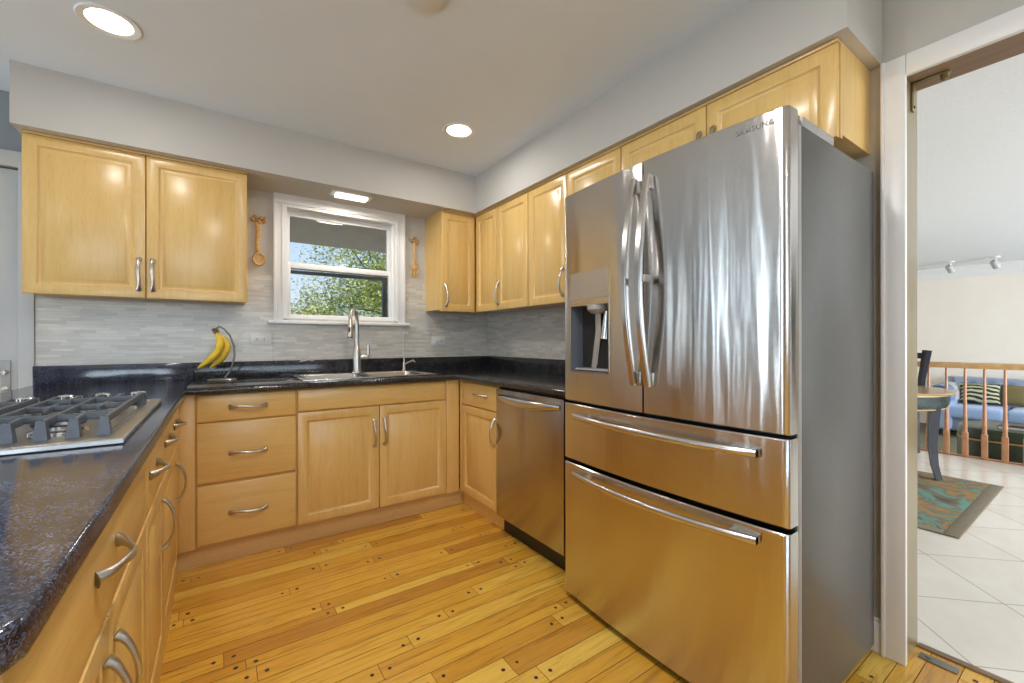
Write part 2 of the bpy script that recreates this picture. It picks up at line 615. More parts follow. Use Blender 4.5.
def mesh_obj(name, mb, mats, parent=None, label=None, smooth=40):
    me = bpy.data.meshes.new(name)
    if parent is not None:
        o = Vector((0, 0, 0))
        p = parent
        while p is not None:
            o += p.location
            p = p.parent
        bmesh.ops.translate(mb.bm, vec=-o, verts=mb.bm.verts)
    mb.bm.to_mesh(me)
    mb.bm.free()
    for m in (mats if isinstance(mats, (list, tuple)) else [mats]):
        me.materials.append(m)
    if smooth:
        me.shade_smooth()
        me.set_sharp_from_angle(angle=math.radians(smooth))
    ob = bpy.data.objects.new(name, me)
    COL.objects.link(ob)
    if parent is not None:
        ob.parent = parent
    if label:
        ob['label'] = label
    return ob


def part(name, mb, mats, parent, label=None, smooth=40):
    return mesh_obj(name, mb, mats, parent, label, smooth)


def thing(name, label, cat, loc, group=None):
    o = bpy.data.objects.new(name, None)
    o.empty_display_size = 0.05
    COL.objects.link(o)
    o.location = loc
    o['label'] = label
    o['category'] = cat
    if group:
        o['group'] = group
    return o


def tag(o, label, cat, group=None, kind=None):
    o['label'] = label
    o['category'] = cat
    if group:
        o['group'] = group
    if kind:
        o['kind'] = kind
    return o


def struct(name, mb, mats, label, cat, smooth=40):
    o = mesh_obj(name, mb, mats, None, None, smooth)
    o['kind'] = 'structure'
    o['label'] = label
    o['category'] = cat
    return o


def struct_root(name, label, cat, loc=(0, 0, 0)):
    o = thing(name, label, cat, loc)
    o['kind'] = 'structure'
    return o


def copy_tree(o, parent=None):
    c = o.copy()
    COL.objects.link(c)
    if parent is not None:
        c.parent = parent
    for ch in [x for x in bpy.data.objects if x.parent == o]:
        copy_tree(ch, c)
    return c


# face mapping for cabinet fronts: u along the run, v up, w outward from the front plane
def fmap(face, plane):
    if face == 'ny':
        return lambda u, v, w: Vector((u, plane - w, v))
    if face == 'nx':
        return lambda u, v, w: Vector((plane - w, u, v))
    return lambda u, v, w: Vector((plane + w, u, v))


def front_panel(face, plane, u0, u1, v0, v1, raised=True, thick=0.02, fw=0.053):
    f = fmap(face, plane)
    u0, u1, v0, v1 = u0 - .0012, u1 + .0012, v0 - .0012, v1 + .0012
    if raised:
        prof = [(0.0, -thick), (0.0, -0.005), (0.0015, -0.0015), (0.005, 0.0), (fw - 0.007, 0.0), (fw - 0.003, -0.0025), (fw, -0.0085),
                (fw + 0.006, -0.0115), (fw + 0.009, -0.0110), (fw + 0.027, -0.0015), (fw + 0.029, -0.0005)]
    else:
        prof = [(0.0, -thick), (0.0, -0.0075), (0.002, -0.0045), (0.007, -0.0015), (0.011, 0.0)]
    rings = []
    for i, w_ in prof:
        rings.append([f(u0 + i, v0 + i, w_), f(u1 - i, v0 + i, w_), f(u1 - i, v1 - i, w_), f(u0 + i, v1 - i, w_)])
    return MB().loft(rings)


def pull(face, plane, uc, vc, vertical, length=0.165, out=0.032):
    """arched cabinet pull: wide flared feet, slim waist, fuller middle"""
    f = fmap(face, plane)
    n = 22
    pts, rad = [], []
    for i in range(n + 1):
        t = i / n
        s = (t - 0.5) * length
        w_ = 0.002 + out * (math.sin(PI * t) ** 0.62 if 0 < t < 1 else 0)
        wig = 0.004 * math.sin(2 * PI * t)
        u, v = (wig, s) if vertical else (s, wig)
        pts.append(f(uc + u, vc + v, w_))
        e_ = abs(t - 0.5) * 2
        a = 0.0062 + 0.0085 * e_ ** 4 + 0.0012 * math.cos(e_ * PI)
        b = 0.0052 + 0.004 * e_ ** 6
        rad.append((a, b))
    sidev = (f(1, 0, 0) - f(0, 0, 0)) if vertical else (f(0, 1, 0) - f(0, 0, 0))
    return MB().tube(pts, rad, 10, up=tuple(sidev))


def carcass(face, plane, u0, u1, v0, v1, depth, setback=0.02):
    f = fmap(face, plane)
    a, b = f(u0, v0, -setback), f(u1, v1, -depth)
    return MB().box(min(a.x, b.x), max(a.x, b.x), min(a.y, b.y), max(a.y, b.y), v0, v1)


# ------------------------------------------------------------------ dimensions (metres, solved from the photograph)
YW, XW = 3.2816, 1.993           # back wall, right wall
YC, XC, XP = 2.6085, 1.3457, -0.129   # counter front edges
YB, XB, XPF = 2.634, 1.372, -0.155   # cabinet front planes
YU, XU = 2.963, 1.687            # upper cabinet front planes
YS, XS = 2.903, 1.655            # bulkhead faces
ZC = 2.43                        # ceiling
ZS = 2.143                       # bulkhead underside
XL, YN = -3.45, -2.95            # unseen left and near walls
XF = 10.65                       # far wall of the living room
X2 = 2.16                        # dining side of the doorway wall
DY0, DY1 = -0.50, 0.445          # doorway casing edges
DJ = 0.457                       # face of the side jamb

# ------------------------------------------------------------------ setting
def wall_with_holes(axis, plane0, plane1, u0, u1, z0, z1, holes, mi=0):
    """wall slab, u along the wall; holes = [(ua, ub, za, zb)] sorted by u"""
    mb = MB()
    def bx(a, b, c, d):
        if b - a < 1e-4 or d - c < 1e-4:
            return
        if axis == 'Y':
            mb.box(a, b, plane0, plane1, c, d)
        else:
            mb.box(plane0, plane1, a, b, c, d)
    cur = u0
    for ua, ub, za, zb in holes:
        bx(cur, ua, z0, z1)
        bx(ua, ub, z0, za)
        bx(ua, ub, zb, z1)
        cur = ub
    bx(cur, u1, z0, z1)
    return mb


# kitchen floor: pegged random-width planks laid along X
def plank_floor():
    bm = bmesh.new()
    lay = bm.loops.layers.float_color.new('tone')
    def quad(x0, x1, y0, y1, z, mi, tone):
        vs = [bm.verts.new(p) for p in ((x0, y0, z), (x1, y0, z), (x1, y1, z), (x0, y1, z))]
        fc = bm.faces.new(vs)
        fc.material_index = mi
        for lp in fc.loops:
            lp[lay] = tone
    x_lo, x_hi = XL, X2
    quad(x_lo, x_hi, YN, YW, -0.0015, 2, (0, 0, 0, 1))
    rnd = random.Random(21)
    widths = [0.057, 0.083, 0.070]
    y = YN
    while y < YW - 0.01:
        wd = rnd.choice([0.057, 0.070, 0.083, 0.083, 0.10])
        y1 = min(y + wd, YW)
        x = x_lo - rnd.random() * 1.2
        while x < x_hi:
            ln = rnd.uniform(0.35, 1.35)
            a, b = max(x, x_lo), min(x + ln, x_hi)
            if b - a > 0.02:
                tn = min(1, max(0, rnd.gauss(0.58, 0.22)))
                tone = (tn, rnd.random(), rnd.random(), 1)
                quad(a + 0.0009, b - 0.0009, y + 0.0011, y1 - 0.0011, 0.0, 0, tone)
                for px in (x + 0.03, x + ln - 0.03):
                    if a + 0.01 < px < b - 0.01 and (-0.25 < px) and y > -0.6:
                        yc = (y + y1) / 2 + rnd.uniform(-.004, .004)
                        r = rnd.uniform(0.0062, 0.0080)
                        vs = [bm.verts.new((px + r * math.cos(q * PI / 5), yc + r * math.sin(q * PI / 5), 0.0004)) for q in range(10)]
                        fc = bm.faces.new(vs)
                        fc.material_index = 1
                        for lp in fc.loops:
                            lp[lay] = (0, 0, 0, 1)
            x += ln
        y = y1
    # slab below
    t = MB()
    t.bm.free()
    t.bm = bm
    return t


struct('floor', plank_floor(), [M['oak'], M['peg'], M['plank_gap']], 'honey oak plank kitchen floor with dark wooden pegs', 'floor', smooth=0)

struct('floor_dining', MB().box(X2, 6.09, YN, 4.2, -0.06, 0.0), M['tile'], 'cream diagonal tile floor beyond the doorway', 'floor', smooth=0)
struct('floor_living', MB().box(6.09, XF, YN, 4.2, -0.46, -0.36), M['carpet'], 'sunken carpeted floor behind the wooden railing', 'floor', smooth=0)
struct('trim_1', MB().box(6.04, 6.09, YN, 4.2, -0.02, 0.014, 0.005).box(6.075, 6.09, YN, 4.2, -0.36, -0.02), M['rail_wood'],
       'wooden nosing along the edge of the tiled floor', 'trim')
struct('trim_2', MB().box(X2 - 0.018, X2 + 0.012, DY0, DJ - .004, 0.0, 0.006, 0.002), M['header'], 'dark threshold strip where oak floor meets tile', 'threshold')

struct('ceiling', MB().box(XL, 2.08, YN, YW + .1, ZC, ZC + 0.08), M['ceiling'], 'flat pale grey kitchen ceiling', 'ceiling', smooth=0)
struct('ceiling_dining', MB().box(2.08, XF, YN, 4.2, ZC, ZC + 0.08), plain('stippled_ceiling', (0.74, 0.755, 0.77, 1), 0.95, 0, 0.03, 60),
       'white stippled ceiling beyond the doorway', 'ceiling', smooth=0)

WX0, WX1, WZ0, WZ1 = 0.363, 1.160, 1.300, 2.083       # kitchen window opening
DBX0, DBX1, DBZ = -1.67, -0.853, 2.045               # back door opening
struct('wall_back', wall_with_holes('Y', YW, YW + 0.15, -0.80, XW, 0, ZC, [(WX0, WX1, WZ0, WZ1)]), M['wall'],
       'greige painted wall around the kitchen window', 'wall', smooth=0)
struct('wall_back_left', wall_with_holes('Y', YW, YW + 0.15, XL, -0.80, 0, ZC, [(BACK_STREAK_WINDOW[0], BACK_STREAK_WINDOW[1], 0.06, 2.20), (DBX0, DBX1, 0, DBZ)]), M['wall_shaded'],
       'wall above the white door at far left, its shade painted blue grey', 'wall', smooth=0)
struct('wall_right', wall_with_holes('X', XW, X2, YN, YW + .15, 0, ZC, [(DY0, DJ, 0, 2.080)]), M['wall'],
       'greige wall holding the doorway beside the fridge', 'wall', smooth=0)
struct('wall_left', wall_with_holes('X', XL - 0.15, XL, YN, YW + .15, 0, ZC, [(a, b, 0.06, 2.20) for a, b in LEFT_STREAK_WINDOWS]), M['wall_shaded'],
       'left wall with added slim windows, its shade painted blue grey', 'wall', smooth=0)
struct('wall_near', wall_with_holes('Y', YN - 0.15, YN, XL - .15, X2, 0, ZC, [(NEAR_WINDOW[0], NEAR_WINDOW[1], 0.55, 2.16)]), M['wall'],
       'greige wall with a wide window behind the kitchen', 'wall', smooth=0)
struct('wall_dining_near', wall_with_holes('Y', YN - 0.15, YN, X2, XF, -0.46, ZC, [(2.75, 6.45, 0.3, 2.25), (6.75, 10.05, 0.15, 2.25)]), M['cream'],
       'cream wall with wide window openings added for light', 'wall', smooth=0)
struct('wall_far', MB().box(XF, XF + .12, YN, 4.2, -0.46, ZC), M['cream'], 'cream wall behind the blue sofa', 'wall', smooth=0)
struct('wall_dining_back', MB().box(X2, XF, 4.2, 4.32, -0.46, ZC), M['cream'], 'cream wall at the end of the dining room', 'wall', smooth=0)

# bulkhead (dropped drywall) above the upper cabinets: back run with right run
bk = MB()
bk.box(-0.784, XW, YS, YW, ZS, ZC)
bk.box(XS, XW, 0.513, YS, ZS, ZC)
struct('wall_bulkhead', bk, M['wall'], 'greige bulkhead running above the upper cabinets', 'bulkhead', smooth=0)

# mosaic backsplash
ms = MB()
T = 0.009
ms.box(-0.794, 0.304, YW - T, YW, 1.010, 1.374)
ms.box(0.1407, 0.302, YW - T, YW, 1.374, 1.582)
ms.box(0.302, 1.222, YW - T, YW, 1.010, 1.272)
ms.box(1.222, XW, YW - T, YW, 1.010, 1.374)
ms.box(1.222, 1.3968, YW - T, YW, 1.374, 1.598)
struct('wall_backsplash', ms, M['mosaic_x'], 'pale marble strip mosaic behind the sink', 'backsplash', smooth=0)
ms = MB().box(XW - T, XW, 1.30, YW - T, 1.010, 1.374)
struct('wall_backsplash_right', ms, M['mosaic_y'], 'pale marble strip mosaic behind the right counter', 'backsplash', smooth=0)

# kitchen window: casing, stool, jambs, two sashes, glass
win = struct_root('window_1', 'white double hung window above the sink', 'window', (0.76, YW, 1.30))
c = MB()
def casing_board(mb, x0, x1, z0, z1):
    mb.box(x0, x1, YW - 0.018, YW + 0.001, z0, z1, 0.004)
for x_a, x_b in ((0.304, WX0), (WX1, 1.220)):
    casing_board(c, x_a, x_b, 1.285, WZ1)
casing_board(c, 0.304, 1.220, WZ1, 2.158)
c.box(0.304, 0.322, YW - 0.026, YW - .0175, 1.285, 2.1575, 0.003)
c.box(1.202, 1.220, YW - 0.026, YW - .0175, 1.285, 2.1575, 0.003)
c.box(0.322, 1.202, YW - 0.026, YW - .0175, 2.140, 2.1575, 0.003)
c.box(WX0 - .010, WX0, YW - 0.022, YW - .0175, 1.285, WZ1, 0.002)
c.box(WX1, WX1 + .010, YW - 0.022, YW - .0175, 1.285, WZ1, 0.002)
c.box(WX0 - .010, WX1 + .010, YW - 0.022, YW - .0175, WZ1, WZ1 + .010, 0.002)
part('casing', c, M['white'], win)
c = MB()
e0 = 0.0008
c.box(WX0 + e0, WX0 + 0.022, YW - .016, YW + 0.149, WZ0 + e0, WZ1 - e0)
c.box(WX1 - 0.022, WX1 - e0, YW - .016, YW + 0.149, WZ0 + e0, WZ1 - e0)
c.box(WX0 + 0.022, WX1 - 0.022, YW - .016, YW + 0.149, WZ1 - 0.022, WZ1 - e0)
c.box(WX0 + 0.022, WX1 - 0.022, YW + .02, YW + 0.149, WZ0 + e0, WZ0 + 0.012)
c.box(WX1 - 0.036, WX1 - 0.022, YW + 0.022, YW + 0.034, WZ0, WZ1)
c.box(WX0 + 0.022, WX0 + 0.030, YW + 0.022, YW + 0.034, WZ0, WZ1)
part('jamb', c, M['white'], win)
part('sill', MB().box(0.272, 1.252, YW - 0.042, YW + 0.02, 1.262, 1.286, 0.006), M['white'], win)
def sash(y, z0, z1, stile, top, bot, x0=WX0 + 0.022, x1=WX1 - 0.022):
    m = MB()
    m.box(x0, x0 + stile, y - 0.016, y + 0.016, z0, z1, 0.003)
    m.box(x1 - stile, x1, y - 0.016, y + 0.016, z0, z1, 0.003)
    m.box(x0 + stile - .002, x1 - stile + .002, y - 0.016, y + 0.016, z1 - top, z1, 0.003)
    m.box(x0 + stile - .002, x1 - stile + .002, y - 0.016, y + 0.016, z0, z0 + bot, 0.003)
    return m
lo = part('sash', sash(YW + 0.055, 1.302, 1.695, 0.030, 0.040, 0.030), M['white'], win)
part('pane', MB().box(0.41, 1.11, YW + 0.053, YW + 0.057, 1.325, 1.66), M['glass'], lo)
up_ = part('sash', sash(YW + 0.095, 1.655, 2.062, 0.030, 0.035, 0.035), M['white'], win)
part('pane', MB().box(0.41, 1.11, YW + 0.093, YW + 0.097, 1.685, 2.035), M['glass'], up_)
part('sash_shade_strips', MB().box(0.40, 1.12, YW + .122, YW + .136, 1.628, 1.654).box(1.083, 1.12, YW + .122, YW + .136, 1.312, 1.628), M['niche'], win, 'dark strips standing for the storm window shade')  # dark bars put in as shade below the meeting rail and at right
part('sash_lock', MB().box(0.735, 0.785, YW + 0.045, YW + 0.065, 1.695, 1.707, 0.004).tube([(0.76, YW + 0.055, 1.71), (0.785, YW + 0.04, 1.713)], 0.005, 8),
     M['white'], win)

# unseen windows: slim ones shaped for fridge streaks, next-room ones added for light
def plain_window(name, axis, plane, u0, u1, z0, z1, nu, nz, label):
    r = struct_root(name, label, 'window', (plane, (u0 + u1) / 2, z0) if axis == 'X' else ((u0 + u1) / 2, plane, z0))
    m = MB()
    def bx(a, b, c_, d, t=0.03):
        if axis == 'X':
            m.box(plane - t, plane + t, a, b, c_, d, 0.004)
        else:
            m.box(a, b, plane - t, plane + t, c_, d, 0.004)
    sw = min(.05, (u1 - u0) * .12)
    bx(u0, u0 + sw, z0, z1); bx(u1 - sw, u1, z0, z1); bx(u0, u1, z0, z0 + .06); bx(u0, u1, z1 - .06, z1)
    for i in range(1, nu):
        u = u0 + (u1 - u0) * i / nu
        bx(u - .04, u + .04, z0, z1)
    for i in range(1, nz):
        z = z0 + (z1 - z0) * i / nz
        bx(u0, u1, z - .02, z + .02)
    part('frame', m, M['white'], r)
    g = MB()
    if axis == 'X':
        g.box(plane - .004, plane + .004, u0 + sw * .8, u1 - sw * .8, z0 + .05, z1 - .05)
    else:
        g.box(u0 + .05, u1 - .05, plane - .004, plane + .004, z0 + .05, z1 - .05)
    part('pane', g, M['glass'], r)


for k_, (a_, b_) in enumerate(LEFT_STREAK_WINDOWS):
    plain_window('window_%d' % (6 + k_), 'X', XL - 0.06, a_, b_, 0.06, 2.20, 1, 1, ['first', 'second', 'third', 'fourth', 'fifth', 'sixth'][k_] + ' unseen slim window shaped to streak the fridge reflection, counted from the near end')
plain_window('window_2', 'Y', YW + 0.07, BACK_STREAK_WINDOW[0], BACK_STREAK_WINDOW[1], 0.06, 2.20, 1, 1, 'unseen window added left of the white door for a fridge streak')
plain_window('window_3', 'Y', YN - 0.06, NEAR_WINDOW[0], NEAR_WINDOW[1], 0.55, 2.16, 4, 1, 'wide white window behind the kitchen')
plain_window('window_4', 'Y', YN - 0.06, 2.75, 6.45, 0.3, 2.25, 4, 1, 'unseen wide window added to light the dining room')
plain_window('window_5', 'Y', YN - 0.06, 6.75, 10.05, 0.15, 2.25, 3, 1, 'unseen wide window added to light the living room')

# white back door at far left
dr = struct_root('door_1', 'white door with a steel lever plate at far left', 'door', (-1.26, YW, 0))
part('door_panel', front_panel('ny', YW + 0.015, DBX0 + .005, DBX1 - .006, 0.008, DBZ - .008, True, 0.04, 0.13), M['door_paint'], dr)
cs = MB()
cs.box(DBX1, -0.796, YW - 0.018, YW + .001, 0, 2.045, 0.003)
cs.box(DBX0 - 0.06, DBX0, YW - 0.018, YW + .001, 0, 2.045, 0.003)
cs.box(DBX0 - 0.06, -0.796, YW - 0.018, YW + .001, 2.045, 2.125, 0.003)
part('casing', cs, M['door_paint'], dr)
hd = MB()
hd.box(-0.922, -0.886, YW + 0.006, YW + 0.016, 0.86, 1.045, 0.003)
plate = part('lock_plate', hd, plain('dull_steel', (0.42, 0.42, 0.42, 1), 0.45, 0.3), dr, 'steel lock plate')
hd = MB()
hd.lathe([(0.011, 0), (0.011, 0.04)], (-0.904, YW + 0.007, 0.985), (0, -1, 0), 14)
hd.tube([(-0.904, YW - 0.03, 0.985), (-0.94, YW - 0.034, 0.985), (-1.01, YW - 0.034, 0.98)], [0.009, 0.009, 0.007], 10)
part('lever', hd, M['nickel'], plate)
hd = MB().lathe([(0.012, 0), (0.012, 0.006), (0.006, 0.008)], (-0.904, YW + 0.007, 0.90), (0, -1, 0), 14)
part('lock_cylinder', hd, M['nickel'], plate)

# doorway on the right: white casing, stained jambs, brass pivot bracket
cs = MB()
cw = 0.068
cs.box(XW - 0.018, XW + .001, DY1, DY1 + cw, 0, 2.140, 0.004)
cs.box(XW - 0.018, XW + .001, DY0 - cw, DY0, 0, 2.140, 0.004)
cs.box(XW - 0.018, XW + .001, DY0, DY1, 2.066, 2.140, 0.004)
cs.box(XW - 0.024, XW - 0.016, DY1 + cw - 0.012, DY1 + cw, 0, 2.140, 0.003)
struct('trim_3', cs, M['white'], 'white door casing around the doorway right of the fridge', 'door casing')
jb = MB().box(XW, X2, DJ - .003, DJ + .003, 0, 2.080)
struct('trim_4', jb, M['jamb'], 'stained wooden side jamb of the doorway', 'door jamb', smooth=0)
jb = MB().box(XW, X2, DY0, DJ - .003, 2.076, 2.084)
struct('trim_5', jb, M['header'], 'dark stained wooden head jamb of the doorway', 'door jamb', smooth=0)
br = thing('pivot_bracket', 'small brass pivot bracket in the top corner of the doorway', 'bracket', (2.09, 0.44, 2.07))
part('plate', MB().box(2.075, 2.10, DJ - .010, DJ - .0032, 1.975, 2.075, 0.002).box(2.075, 2.10, DJ - 0.105, DJ - .004, 2.069, 2.0758, 0.002), M['brass'], br)
part('pin', MB().lathe([(0.012, 0), (0.012, 0.018), (0.007, 0.022)], (2.087, DJ - 0.09, 2.070), (0, 0, -1), 14), M['brass'], br)
part('screw', MB().lathe([(0.005, 0), (0.004, 0.003)], (2.087, DJ - .0105, 1.99), (0, -1, 0), 10), M['dark_gap'], br)
tag(mesh_obj('floor_pivot_plate', MB().box(2.072, 2.112, 0.335, 0.435, 0.0, 0.005, 0.002).lathe([(.009, .005), (.009, .010)], (2.092, .41, 0), (0, 0, 1), 12),
             plain('worn_steel', (0.26, 0.25, 0.23, 1), 0.4, 0.8)),
    'worn steel pivot plate let into the oak floor at the doorway', 'pivot plate')
bb = MB().box(XW - 0.014, XW, 0.513, 0.60, 0, 0.11, 0.003).box(XW - 0.010, XW, 0.513, 0.60, 0.11, 0.125, 0.003)
struct('baseboard_right', bb, M['white'], 'short white baseboard between fridge and door casing', 'baseboard')

# ------------------------------------------------------------------ base cabinets
def base_front(root, face, plane, kind, u0, u1, v0, v1, grain, handle=None):
    nm = 'door' if kind == 'door' else ('false_front' if kind == 'false' else 'drawer')
    d_ = part(nm, front_panel(face, plane, u0, u1, v0, v1, kind == 'door'), M[grain], root)
    if handle:
        uc, vc, vert = handle
        part('handle', pull(face, plane, uc, vc, vert), M['nickel'], d_)
    return d_


ZT, ZK = 0.876, 0.105
# drawer base
t = thing('drawer_cabinet', 'maple base cabinet with three drawers left of the sink doors', 'cabinet', (0.13, YB + .3, 0))
part('carcass', carcass('ny', YB, -0.172, 0.359, ZK, ZT, YW - YB - .012), M['maple_v'], t)
part('toe_kick', MB().box(-0.172, 0.359, YB + .04, YB + .06, 0.0, ZK), M['toe'], t)
part('filler_strip', MB().box(-0.172, -0.097, YB + .004, YB + .022, ZK, ZT, 0.002), M['maple_v'], t)
base_front(t, 'ny', YB, 'drawer', -0.091, 0.356, 0.734, 0.872, 'maple_x', (0.130, 0.803, False))
base_front(t, 'ny', YB, 'drawer', -0.091, 0.356, 0.424, 0.727, 'maple_x', (0.130, 0.565, False))
base_front(t, 'ny', YB, 'drawer', -0.091, 0.356, 0.115, 0.412, 'maple_x', (0.130, 0.258, False))
# sink base
t = thing('sink_cabinet', 'maple sink base cabinet with two raised panel doors under a wide false front', 'cabinet', (0.82, YB + .3, 0))
sb = MB()
sb.box(0.360, 0.378, YB + .02, YW - .012, ZK, ZT).box(1.290, 1.308, YB + .022, YW - .012, ZK, ZT).box(0.378, 1.290, YB + .02, YW - .012, ZK, ZK + .018)
sb.box(0.378, 1.290, YW - .022, YW - .012, ZK, ZT).box(0.378, 1.290, YB + .02, YB + .04, 0.725, ZT).box(0.80, 0.838, YB + .02, YB + .04, ZK, .73)
part('carcass', sb, M['maple_v'], t)
part('toe_kick', MB().box(0.3592, 1.436, YB + .04, YB + .06, 0.0, ZK), M['toe'], t)
part('filler_strip', MB().box(1.276, 1.372, YB + .004, YB + .022, ZK, ZT, 0.002), M['maple_v'], t)
base_front(t, 'ny', YB, 'false', 0.365, 1.272, 0.748, 0.872, 'maple_x')
base_front(t, 'ny', YB, 'door', 0.365, 0.816, 0.115, 0.741, 'maple_v', (0.788, 0.580, True))
base_front(t, 'ny', YB, 'door', 0.823, 1.272, 0.115, 0.741, 'maple_v', (0.851, 0.585, True))
# right base cabinet
t = thing('corner_cabinet', 'narrow maple base cabinet with one drawer and door beside the dishwasher', 'cabinet', (XB + .3, 2.37, 0))
part('carcass', carcass('nx', XB, 2.146, YB - .004, ZK, ZT, XW - XB - .012), M['maple_v'], t)
part('toe_kick', MB().box(XB + .048, XB + .066, 2.146, YB + .036, 0.0, ZK), M['maple_y'], t)
part('filler_strip', MB().box(XB + .002, XB + .019, 2.604, YB - .002, ZK, ZT, 0.002), M['maple_v'], t)
base_front(t, 'nx', XB, 'drawer', 2.150, 2.600, 0.715, 0.866, 'maple_y', (2.345, 0.796, False))
base_front(t, 'nx', XB, 'door', 2.150, 2.600, 0.115, 0.708, 'maple_v', (2.178, 0.590, True))

# peninsula cabinets, facing +X
def pen_cab(label, y0, y1):
    t = thing('peninsula_cabinet', label, 'cabinet', (-0.45, (y0 + y1) / 2, 0), 'peninsula base cabinets')
    part('carcass', MB().box(-0.765, XPF - .02, y0, y1, ZK, ZT), M['maple_v'], t)
    part('toe_kick', MB().box(-0.20, XPF - .008, y0, y1, 0, ZK), M['maple_y'], t)
    return t


t = pen_cab('maple peninsula cabinet nearest the camera, one wide drawer above two doors', 0.535, 1.455)
base_front(t, 'px', XPF, 'drawer', 0.560, 1.450, 0.672, 0.868, 'maple_y', (0.975, 0.775, False))
base_front(t, 'px', XPF, 'door', 0.560, 0.998, 0.115, 0.665, 'maple_v', (0.962, 0.528, True))
base_front(t, 'px', XPF, 'door', 1.004, 1.450, 0.115, 0.665, 'maple_v', (1.040, 0.528, True))
t = pen_cab('narrow maple peninsula cabinet beside the cooktop, one drawer above one door', 1.456, 1.875)
base_front(t, 'px', XPF, 'drawer', 1.460, 1.871, 0.672, 0.868, 'maple_y', (1.590, 0.775, False))
base_front(t, 'px', XPF, 'door', 1.460, 1.871, 0.115, 0.665, 'maple_v', (1.838, 0.530, True))
t = pen_cab('maple peninsula cabinet farthest from the camera, two small drawers above one door', 1.876, 2.60)
base_front(t, 'px', XPF, 'drawer', 1.880, 2.170, 0.672, 0.868, 'maple_y', (1.985, 0.782, False))
base_front(t, 'px', XPF, 'drawer', 2.175, 2.470, 0.672, 0.868, 'maple_y', (2.345, 0.782, False))
base_front(t, 'px', XPF, 'door', 1.880, 2.470, 0.115, 0.665, 'maple_v', (2.405, 0.515, True))
part('filler_strip', MB().box(XPF - .022, XPF - .004, 2.474, 2.6365, ZK, ZT, .002), M['maple_v'], t)

# ------------------------------------------------------------------ counters
CT0, CT1 = 0.878, 0.914
def slab(poly, z0, z1, r=0.006):
    """stone slab with eased top and bottom edges"""
    t = bmesh.new()
    vs = [t.verts.new((p[0], p[1], z0)) for p in poly]
    fc = t.faces.new(vs)
    ex = bmesh.ops.extrude_face_region(t, geom=[fc])
    nv = [v for v in ex['geom'] if isinstance(v, bmesh.types.BMVert)]
    bmesh.ops.translate(t, vec=(0, 0, z1 - z0), verts=nv)
    bmesh.ops.recalc_face_normals(t, faces=t.faces)
    ed = [e for e in t.edges if abs(e.verts[0].co.z - e.verts[1].co.z) < 1e-6]
    bmesh.ops.bevel(t, geom=ed, offset=r, segments=3, affect='EDGES', profile=0.5)
    m = MB()
    return m._merge(t)


pc = thing('granite_countertop', 'flecked black granite peninsula top with blue haze painted in, carrying the gas cooktop', 'countertop', (-0.46, 1.5, CT0))
part('slab', slab([(-0.80, 0.491), (-0.155, 0.491), (-0.137, 0.496), (XP, 0.513), (XP, YW - .03), (-0.80, YW - .03)], CT0, CT1), M['granite_blue_haze'], pc)
part('splash_ledge', MB().box(-0.800, XP, YW - .03, YW - .0005, CT0, 1.013, 0.003), M['granite_blue_haze'], pc)
rc = thing('granite_countertop', 'black granite top running under the window and along the right wall', 'countertop', (0.9, 2.95, CT0))
SX0, SX1, SY0, SY1 = 0.415, 1.205, 2.70, 3.12   # sink cut-out
m = MB()
G = 0.0005
xs0 = XP + G
m._merge(slab([(xs0, YC), (SX0, YC), (SX0, YW - .03), (xs0, YW - .03)], CT0, CT1, 0.0001).bm)
def flat_box(x0, x1, y0, y1):
    m.box(x0, x1, y0, y1, CT0, CT1)
flat_box(SX0, SX1, SY1, YW - .03)
flat_box(SX0, SX1, YC, SY0)
flat_box(SX1, XW - .03, YC, YW - .03)
flat_box(XC, XW - .03, 1.456, YC)
part('slab', m, M['granite'], rc)
m = MB()
m.box(xs0, XW, YW - .03, YW - .0005, CT0, 1.013, 0.003)
m.box(XW - .03, XW - .0005, 1.456, YW - .03, CT0, 1.013, 0.003)
part('splash_ledge', m, M['granite'], rc)
m = MB()
rr = 0.018
m.tube([(xs0, YC + .0, CT0 + rr), (XC, YC, CT0 + rr)], rr, 12)
m.tube([(XC, YC, CT0 + rr), (XC, 1.456, CT0 + rr)], rr, 12)
part('rounded_edge', m, M['granite'], rc)

# ------------------------------------------------------------------ sink
sk = thing('double_sink', 'stainless double bowl sink set in the black granite under the window', 'sink', (0.81, 2.93, 0.9))
m = MB()
ZR = 0.9205
x0, x1, y0, y1 = 0.395, 1.228, 2.672, 3.195
def ring_strip(outer, inners, z):
    pass
bowls = [(0.440, 0.800, 2.715, 3.085), (0.830, 1.185, 2.715, 3.085)]
m.box(x0, x1, y0, 2.715, 0.914, ZR, 0.002)
m.box(x0, x1, 3.085, y1, 0.914, ZR, 0.002)
m.box(x0, 0.440, 2.713, 3.087, 0.914, ZR, 0.002)
m.box(0.800, 0.830, 2.713, 3.087, 0.914, ZR, 0.002)
m.box(1.185, x1, 2.713, 3.087, 0.914, ZR, 0.002)
part('rim', m, M['steel_plain'], sk)
def rrect(x0, x1, y0, y1, r, z, n=5):
    pts = []
    for cx, cy, a0 in ((x1 - r, y1 - r, 0), (x0 + r, y1 - r, 90), (x0 + r, y0 + r, 180), (x1 - r, y0 + r, 270)):
        for i in range(n + 1):
            a = math.radians(a0 + 90 * i / n)
            pts.append(Vector((cx + r * math.cos(a), cy + r * math.sin(a), z)))
    return pts
